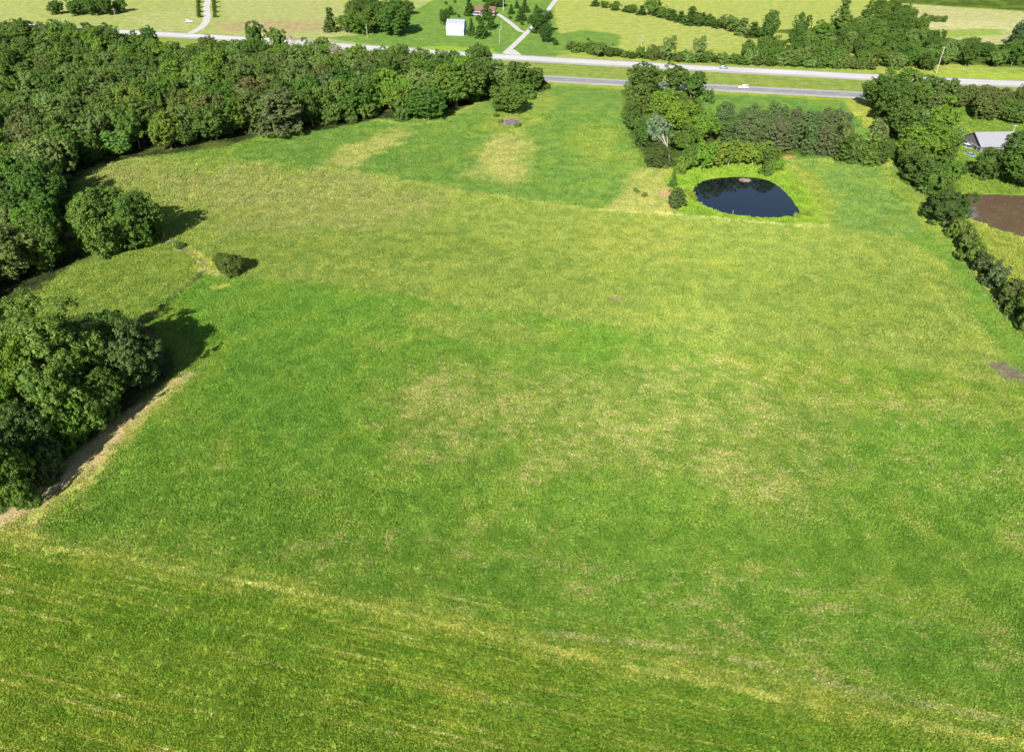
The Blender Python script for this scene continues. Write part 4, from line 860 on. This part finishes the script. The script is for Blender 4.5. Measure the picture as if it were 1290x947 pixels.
# ------------------------------------------------------------------ vehicles
def paint_mat(name, col): return simple(name, col, .28, .6, .02, .5, Coat_Weight=.5)
def vehicle(name, label, cat, loc, rz, col, L=4.7, W=1.85, Hh=1.65, style='suv'):
    m = paint_mat('paint_'+name, col); e = empty(name, loc, rz); tag(e, label, cat); hl = L/2
    if style == 'pickup': body = [(-hl, .45), (-hl, 1.05), (-.2, 1.08), (hl-1.35, 1.12), (hl-.15, .98), (hl, .75), (hl, .4)]; cab = [(-.45, 1.08), (-.2, Hh+.1), (.95, Hh+.1), (1.55, 1.1)]
    elif style == 'sedan': body = [(-hl, .42), (-hl, .85), (-hl+.6, .98), (hl-1.3, .95), (hl-.2, .78), (hl, .6), (hl, .35)]; cab = [(-hl+.65, .97), (-hl+1.4, Hh), (.35, Hh), (1.15, .95)]
    else: body = [(-hl, .45), (-hl+.02, 1.0), (hl-1.3, 1.0), (hl-.2, .85), (hl, .7), (hl, .38)]; cab = [(-hl+.05, 1.0), (-hl+.4, Hh-.03), (.4, Hh), (1.15, 1.0)]
    def loft(nm, prof, w0, w1, mm, zlo, zhi, par, bev=.05):
        bm = bmesh.new(); A, B = [], []
        for x, z in prof:
            k = (z-zlo)/(zhi-zlo+1e-6); w = w0*(1-k)+w1*k; A.append(bm.verts.new((x, -w, z))); B.append(bm.verts.new((x, w, z)))
        n = len(prof); bm.faces.new(A); bm.faces.new(B[::-1])
        for k in range(n): bm.faces.new((A[k], B[k], B[(k+1) % n], A[(k+1) % n]))
        if bev: bmesh.ops.bevel(bm, geom=bm.edges[:], offset=bev, segments=2, affect='EDGES', profile=.5)
        return bm_obj(nm, bm, mm, par, True)
    loft('body', body, W/2, W/2*.95, m, .3, 1.1, e, .06)
    loft('windows', cab, W/2*.93, W/2*.76, M_GLASS, 1.0, Hh, e, .03)
    r0, r1 = cab[1], cab[2]; loft('roof', [(r0[0]-.03, r0[1]-.02), (r0[0]+.05, r0[1]+.06), (r1[0]-.05, r1[1]+.06), (r1[0]+.05, r1[1]-.02)], W/2*.79, W/2*.74, m, Hh-.1, Hh+.1, e, .02)
    for px_ in ((cab[0][0]+cab[3][0])/2,):
        box('door_pillar', (px_-.05, px_+.05, -W/2*.9, W/2*.9, 1.0, Hh-.12), m, e)
    for sx_ in (-1, 1):
        for sy in (-1, 1):
            x0 = sx_*(hl-.85); wmesh = tubes_mesh('wheel', [([(x0, sy*(W/2-.24), .34), (x0, sy*(W/2-.22), .34), (x0, sy*(W/2+.0), .34), (x0, sy*(W/2+.02), .34)], [.02, .34, .34, .05])], M_TYRE)
            wo = link('wheel', wmesh, e); link('rim', tubes_mesh('rim', [([(x0, sy*(W/2+.012), .34), (x0, sy*(W/2+.03), .34)], [.2, .2])], M_METAL), wo)
    for sy in (-1, 1):
        box('headlight', (hl-.08, hl+.02, sy*W/2*.72-.16, sy*W/2*.72+.16, .58, .74), M_LAMP, e); box('tail_light', (-hl-.02, -hl+.06, sy*W/2*.8-.1, sy*W/2*.8+.1, .7, .92), M_TAIL, e)
        box('mirror', (.85, 1.0, sy*(W/2+.1)-.1, sy*(W/2+.1)+.1, 1.0, 1.12), m, e)
    box('bumper', (hl-.03, hl+.08, -W/2*.85, W/2*.85, .32, .5), M_TRIM, e); box('bumper', (-hl-.08, -hl+.03, -W/2*.85, W/2*.85, .36, .54), M_TRIM, e)
    if style == 'pickup': box('load_bed', (-hl+.15, -.55, -W/2*.82, W/2*.82, 1.075, 1.09), M_TRIM, e)
    return e
def heading(line, x):
    p = np.array(line); k = np.argmin(np.abs(p[:-1, 0]-x)); q = p[k+1]-p[k]; return math.atan2(q[1], q[0]), float(np.interp(x, p[:, 0], p[:, 1]))
x0 = P(937.5, 113)[0]; a_, y0 = heading(NEARROAD, x0); vehicle('white_car', 'white car driving along the near grey carriageway', 'car', (x0, y0+1.0, .133), a_+math.pi, (.82,.83,.84), L=5.0, Hh=1.75)
x0 = P(912, 87)[0]; a_, y0 = heading(FARROAD, x0); vehicle('blue_car', 'blue car driving along the far pale highway', 'car', (x0, y0+1.6, .133), a_, (.10,.17,.42), L=4.9, Hh=1.5, style='sedan')
x0, y0, _ = G(238.5, 28.5); vehicle('parked_van', 'small white van parked on the hay field by the gravel lane', 'van', (x0, y0, .02), R_(8), (.8,.82,.84), L=5.0, Hh=1.9)
x0, y0, _ = G(1220, 186); vehicle('parked_van', 'dark van with pale roof parked beside the grey roofed house', 'van', (x0, y0, .02), R_(-62), (.55,.60,.64), L=5.2, W=2.0, Hh=2.0)
x0, y0, _ = G(1223, 196); vehicle('shaded_car', 'blue car parked in the shade of the large dark tree', 'car', (x0, y0, .02), R_(-50), (.18,.30,.42), L=4.8, Hh=1.5, style='sedan')
x0, y0, _ = G(600, 19.6); vehicle('yard_car', 'pale blue car parked at the front of the red roofed house', 'car', (x0-2, y0-1, .02), R_(10), (.45,.55,.70), L=4.8, Hh=1.5, style='sedan')

# ------------------------------------------------------------------ poles, fence, small things
def pole(bx, by, ty, label, arm=True, rz=0, m=M_WOODP, r=.20):
    x, y, z = G(bx, by); lo, hi = 1, 40
    for _ in range(30):
        q = (lo+hi)/2
        if rowof(x, y, z+q) > ty: lo = q
        else: hi = q
    e = empty('utility_pole', (x, y, z), rz); tag(e, label, 'utility pole'); H = lo
    link('post', tubes_mesh('post', [([(0, 0, -.5), (0, 0, H*.5), (0, 0, H)], [r*1.15, r, r*.75])], m), e)
    if arm:
        c = box('crossarm', (-1.2, 1.2, -.07, .07, H-.75, H-.58), m, e)
        for k in (-1.05, 0, 1.05): link('insulator', tubes_mesh('insulator', [([(k, 0, H-.58), (k, 0, H-.35)], [.05, .04])], M_METAL), c)
    return e, H
pole(146, 22.5, 11, 'utility pole in front of the wood at the top left'); pole(463, 48, 30, 'wooden utility pole in front of the copse by the farm lawn', False)
pole(629.5, 56, 37, 'pale utility pole on the lawn inside the driveway curve', False); pole(631.5, 38.5, 27, 'shorter pole behind the pale one on the driveway lawn', False)
pole(634, 14, -1, 'white pole beside the red roofed house driveway', False, m=M_WHITE); pole(808, 58, 44, 'utility pole in the hay field behind the hedgerow', True)
pole(1179, 93, 59, 'tall wooden utility pole beside the highway at the right', True, R_(20), r=.26)
x, y, z = G(504, 62); e = empty('mailbox', (x, y, z)); tag(e, 'small white roadside mailbox on a post at the lawn edge', 'mailbox'); box('post', (-.07, .07, -.07, .07, -.2, 1.1), M_WOODP, e)
bx2 = box('box', (-.3, .3, -.5, .5, 1.1, 1.7), M_WHITE, e, .08); box('flag', (.3, .34, -.1, .2, 1.5, 1.8), M_TAIL, e)
# wire fence along the dark line between pasture and hay
def fence(name, line_px, label, sp=5.0):
    pts = PP(line_px); p = np.array(pts); seg = np.linalg.norm(np.diff(p, axis=0), axis=1); s_ = np.concatenate([[0], np.cumsum(seg)]); tt = np.arange(0, s_[-1], sp)
    X = np.interp(tt, s_, p[:, 0]); Y = np.interp(tt, s_, p[:, 1]); Z = height(X, Y); e = empty(name, (0, 0, 0)); tag(e, label, 'fence')
    e.location = (X[0], Y[0], Z[0]); pm = tubes_mesh('post', [([(0, 0, -.3), (0, 0, .5), (.02, 0, 1.35)], [.09, .08, .07])], M_POST)
    for x, y, z in zip(X, Y, Z): o = link('post', pm, e); o.location = (x-X[0], y-Y[0], z-Z[0])
    for hh in (.5, .85, 1.2): link('wire', tubes_mesh('wire', [([(x-X[0], y-Y[0], z-Z[0]+hh) for x, y, z in zip(X, Y, Z)], [.02]*len(X))], M_TYRE), e)
fence('wire_fence', [(215, 304), (232, 314), (262, 339), (243, 356), (222, 375), (200, 396), (186, 408), (160, 430)], 'post and wire fence running from the round tree past the dark shrub')
fence('boundary_fence', [(1183, 262), (1200, 300), (1222, 338), (1244, 368), (1262, 392), (1295, 425)], 'post and wire fence under the boundary hedge on the right')
# heap of brush, lodge, log, stake
def sticks(name, loc, n, rad, hgt, L, m, label, cat, seed, thick=.07):
    r = np.random.default_rng(seed); T = []
    for k in range(n):
        q = math.sqrt(r.uniform()); a = r.uniform(0, 6.28); c = np.array([math.cos(a)*q*rad, math.sin(a)*q*rad*.8, hgt*(1-q)*r.uniform(.3, 1)+.1]); d = r.normal(size=3); d[2] *= .35; d /= np.linalg.norm(d); l = L*r.uniform(.4, 1)
        T.append(([c-d*l/2, c+r.normal(0, .06, 3), c+d*l/2], [thick, thick*.9, thick*.3]))
    o = link(name, tubes_mesh(name, T, m)); o.location = loc; tag(o, label, cat); return o
M_GREYW = simple('bleached_wood', (.22,.18,.15), .95, .1)
sticks('brush_pile', G(643, 156), 260, 5.2, 2.8, 4.5, M_GREYW, 'heap of bleached brush below the lone broad tree', 'brush pile', 3, .09)
lx, ly, _ = G(938, 226); sticks('stick_lodge', (lx, ly-1.0, -.25), 200, 2.1, .7, 1.6, M_GREYW, 'low grey mound of sticks at the far edge of the blue pond', 'mound', 5, .08)
for (px_, py_, L, rz_, lab) in ((213, 305, 5.0, .5, 'pale fallen log at the foot of the large round tree'), (226, 317, 2.2, -.6, 'short pale log near the tiny dark shrub'), (256, 332, 4.0, -.35, 'thin pale log beside the fence corner')):
    o = link('fallen_log', tubes_mesh('fallen_log', [([(-L/2, 0, .2), (0, .2, .26), (L/2, 0, .2)], [.2, .18, .07]), ([(0, .2, .26), (.6, .9, .6)], [.09, .03])], M_GREYW)); o.location = G(px_, py_); o.rotation_euler = (0, 0, rz_); tag(o, lab, 'log')
sx_, sy_, _ = G(923, 269.5); e = empty('pond_stake', (sx_, sy_, -.3)); tag(e, 'pale stake standing in the near edge of the blue pond', 'stake'); link('post', tubes_mesh('post', [([(0, 0, -.6), (0, 0, 1.4)], [.09, .08])], M_WOODP), e)
r_ = np.random.default_rng(21)
for k, (px_, py_, lab) in enumerate(((1240, 372, 'pale stone on the bank under the lower hedge bushes'), (496, 384, 'white stone lying in the green field below the hay'))):
    bm = bmesh.new(); bmesh.ops.create_icosphere(bm, subdivisions=2, radius=.35)
    for v in bm.verts: v.co *= r_.uniform(.8, 1.2); v.co.z *= .6
    o = bm_obj('field_stone', bm, M_CONC, None); o.location = G(px_, py_); tag(o, lab, 'stone')
# rank weeds and reeds at the pond edge
def weeds(name, px_pts, label, colr, n=10):
    for i, (a, b) in enumerate(px_pts): tree_px(a, b, b-6, 9, 'shrub', colr, label[i] if isinstance(label, list) else label, name)
weeds('weed clumps by the blue pond', [(871,247),(873,252),(866,243),(1012,270),(1018,272),(1003,274),(1007,246),(1001,240)], 'bright weed clump on the rim of the blue pond', (.17,.25,.035))
weeds('dark weed clumps in the golden corner', [(801,243),(812,248),(838,213)], 'small dark weed clump in the golden meadow corner', (.12,.15,.04))
weeds('scrub by the meadow top', [(632,156),(626,148),(652,160)], 'green weedy bush around the brush pile', (.10,.17,.03))
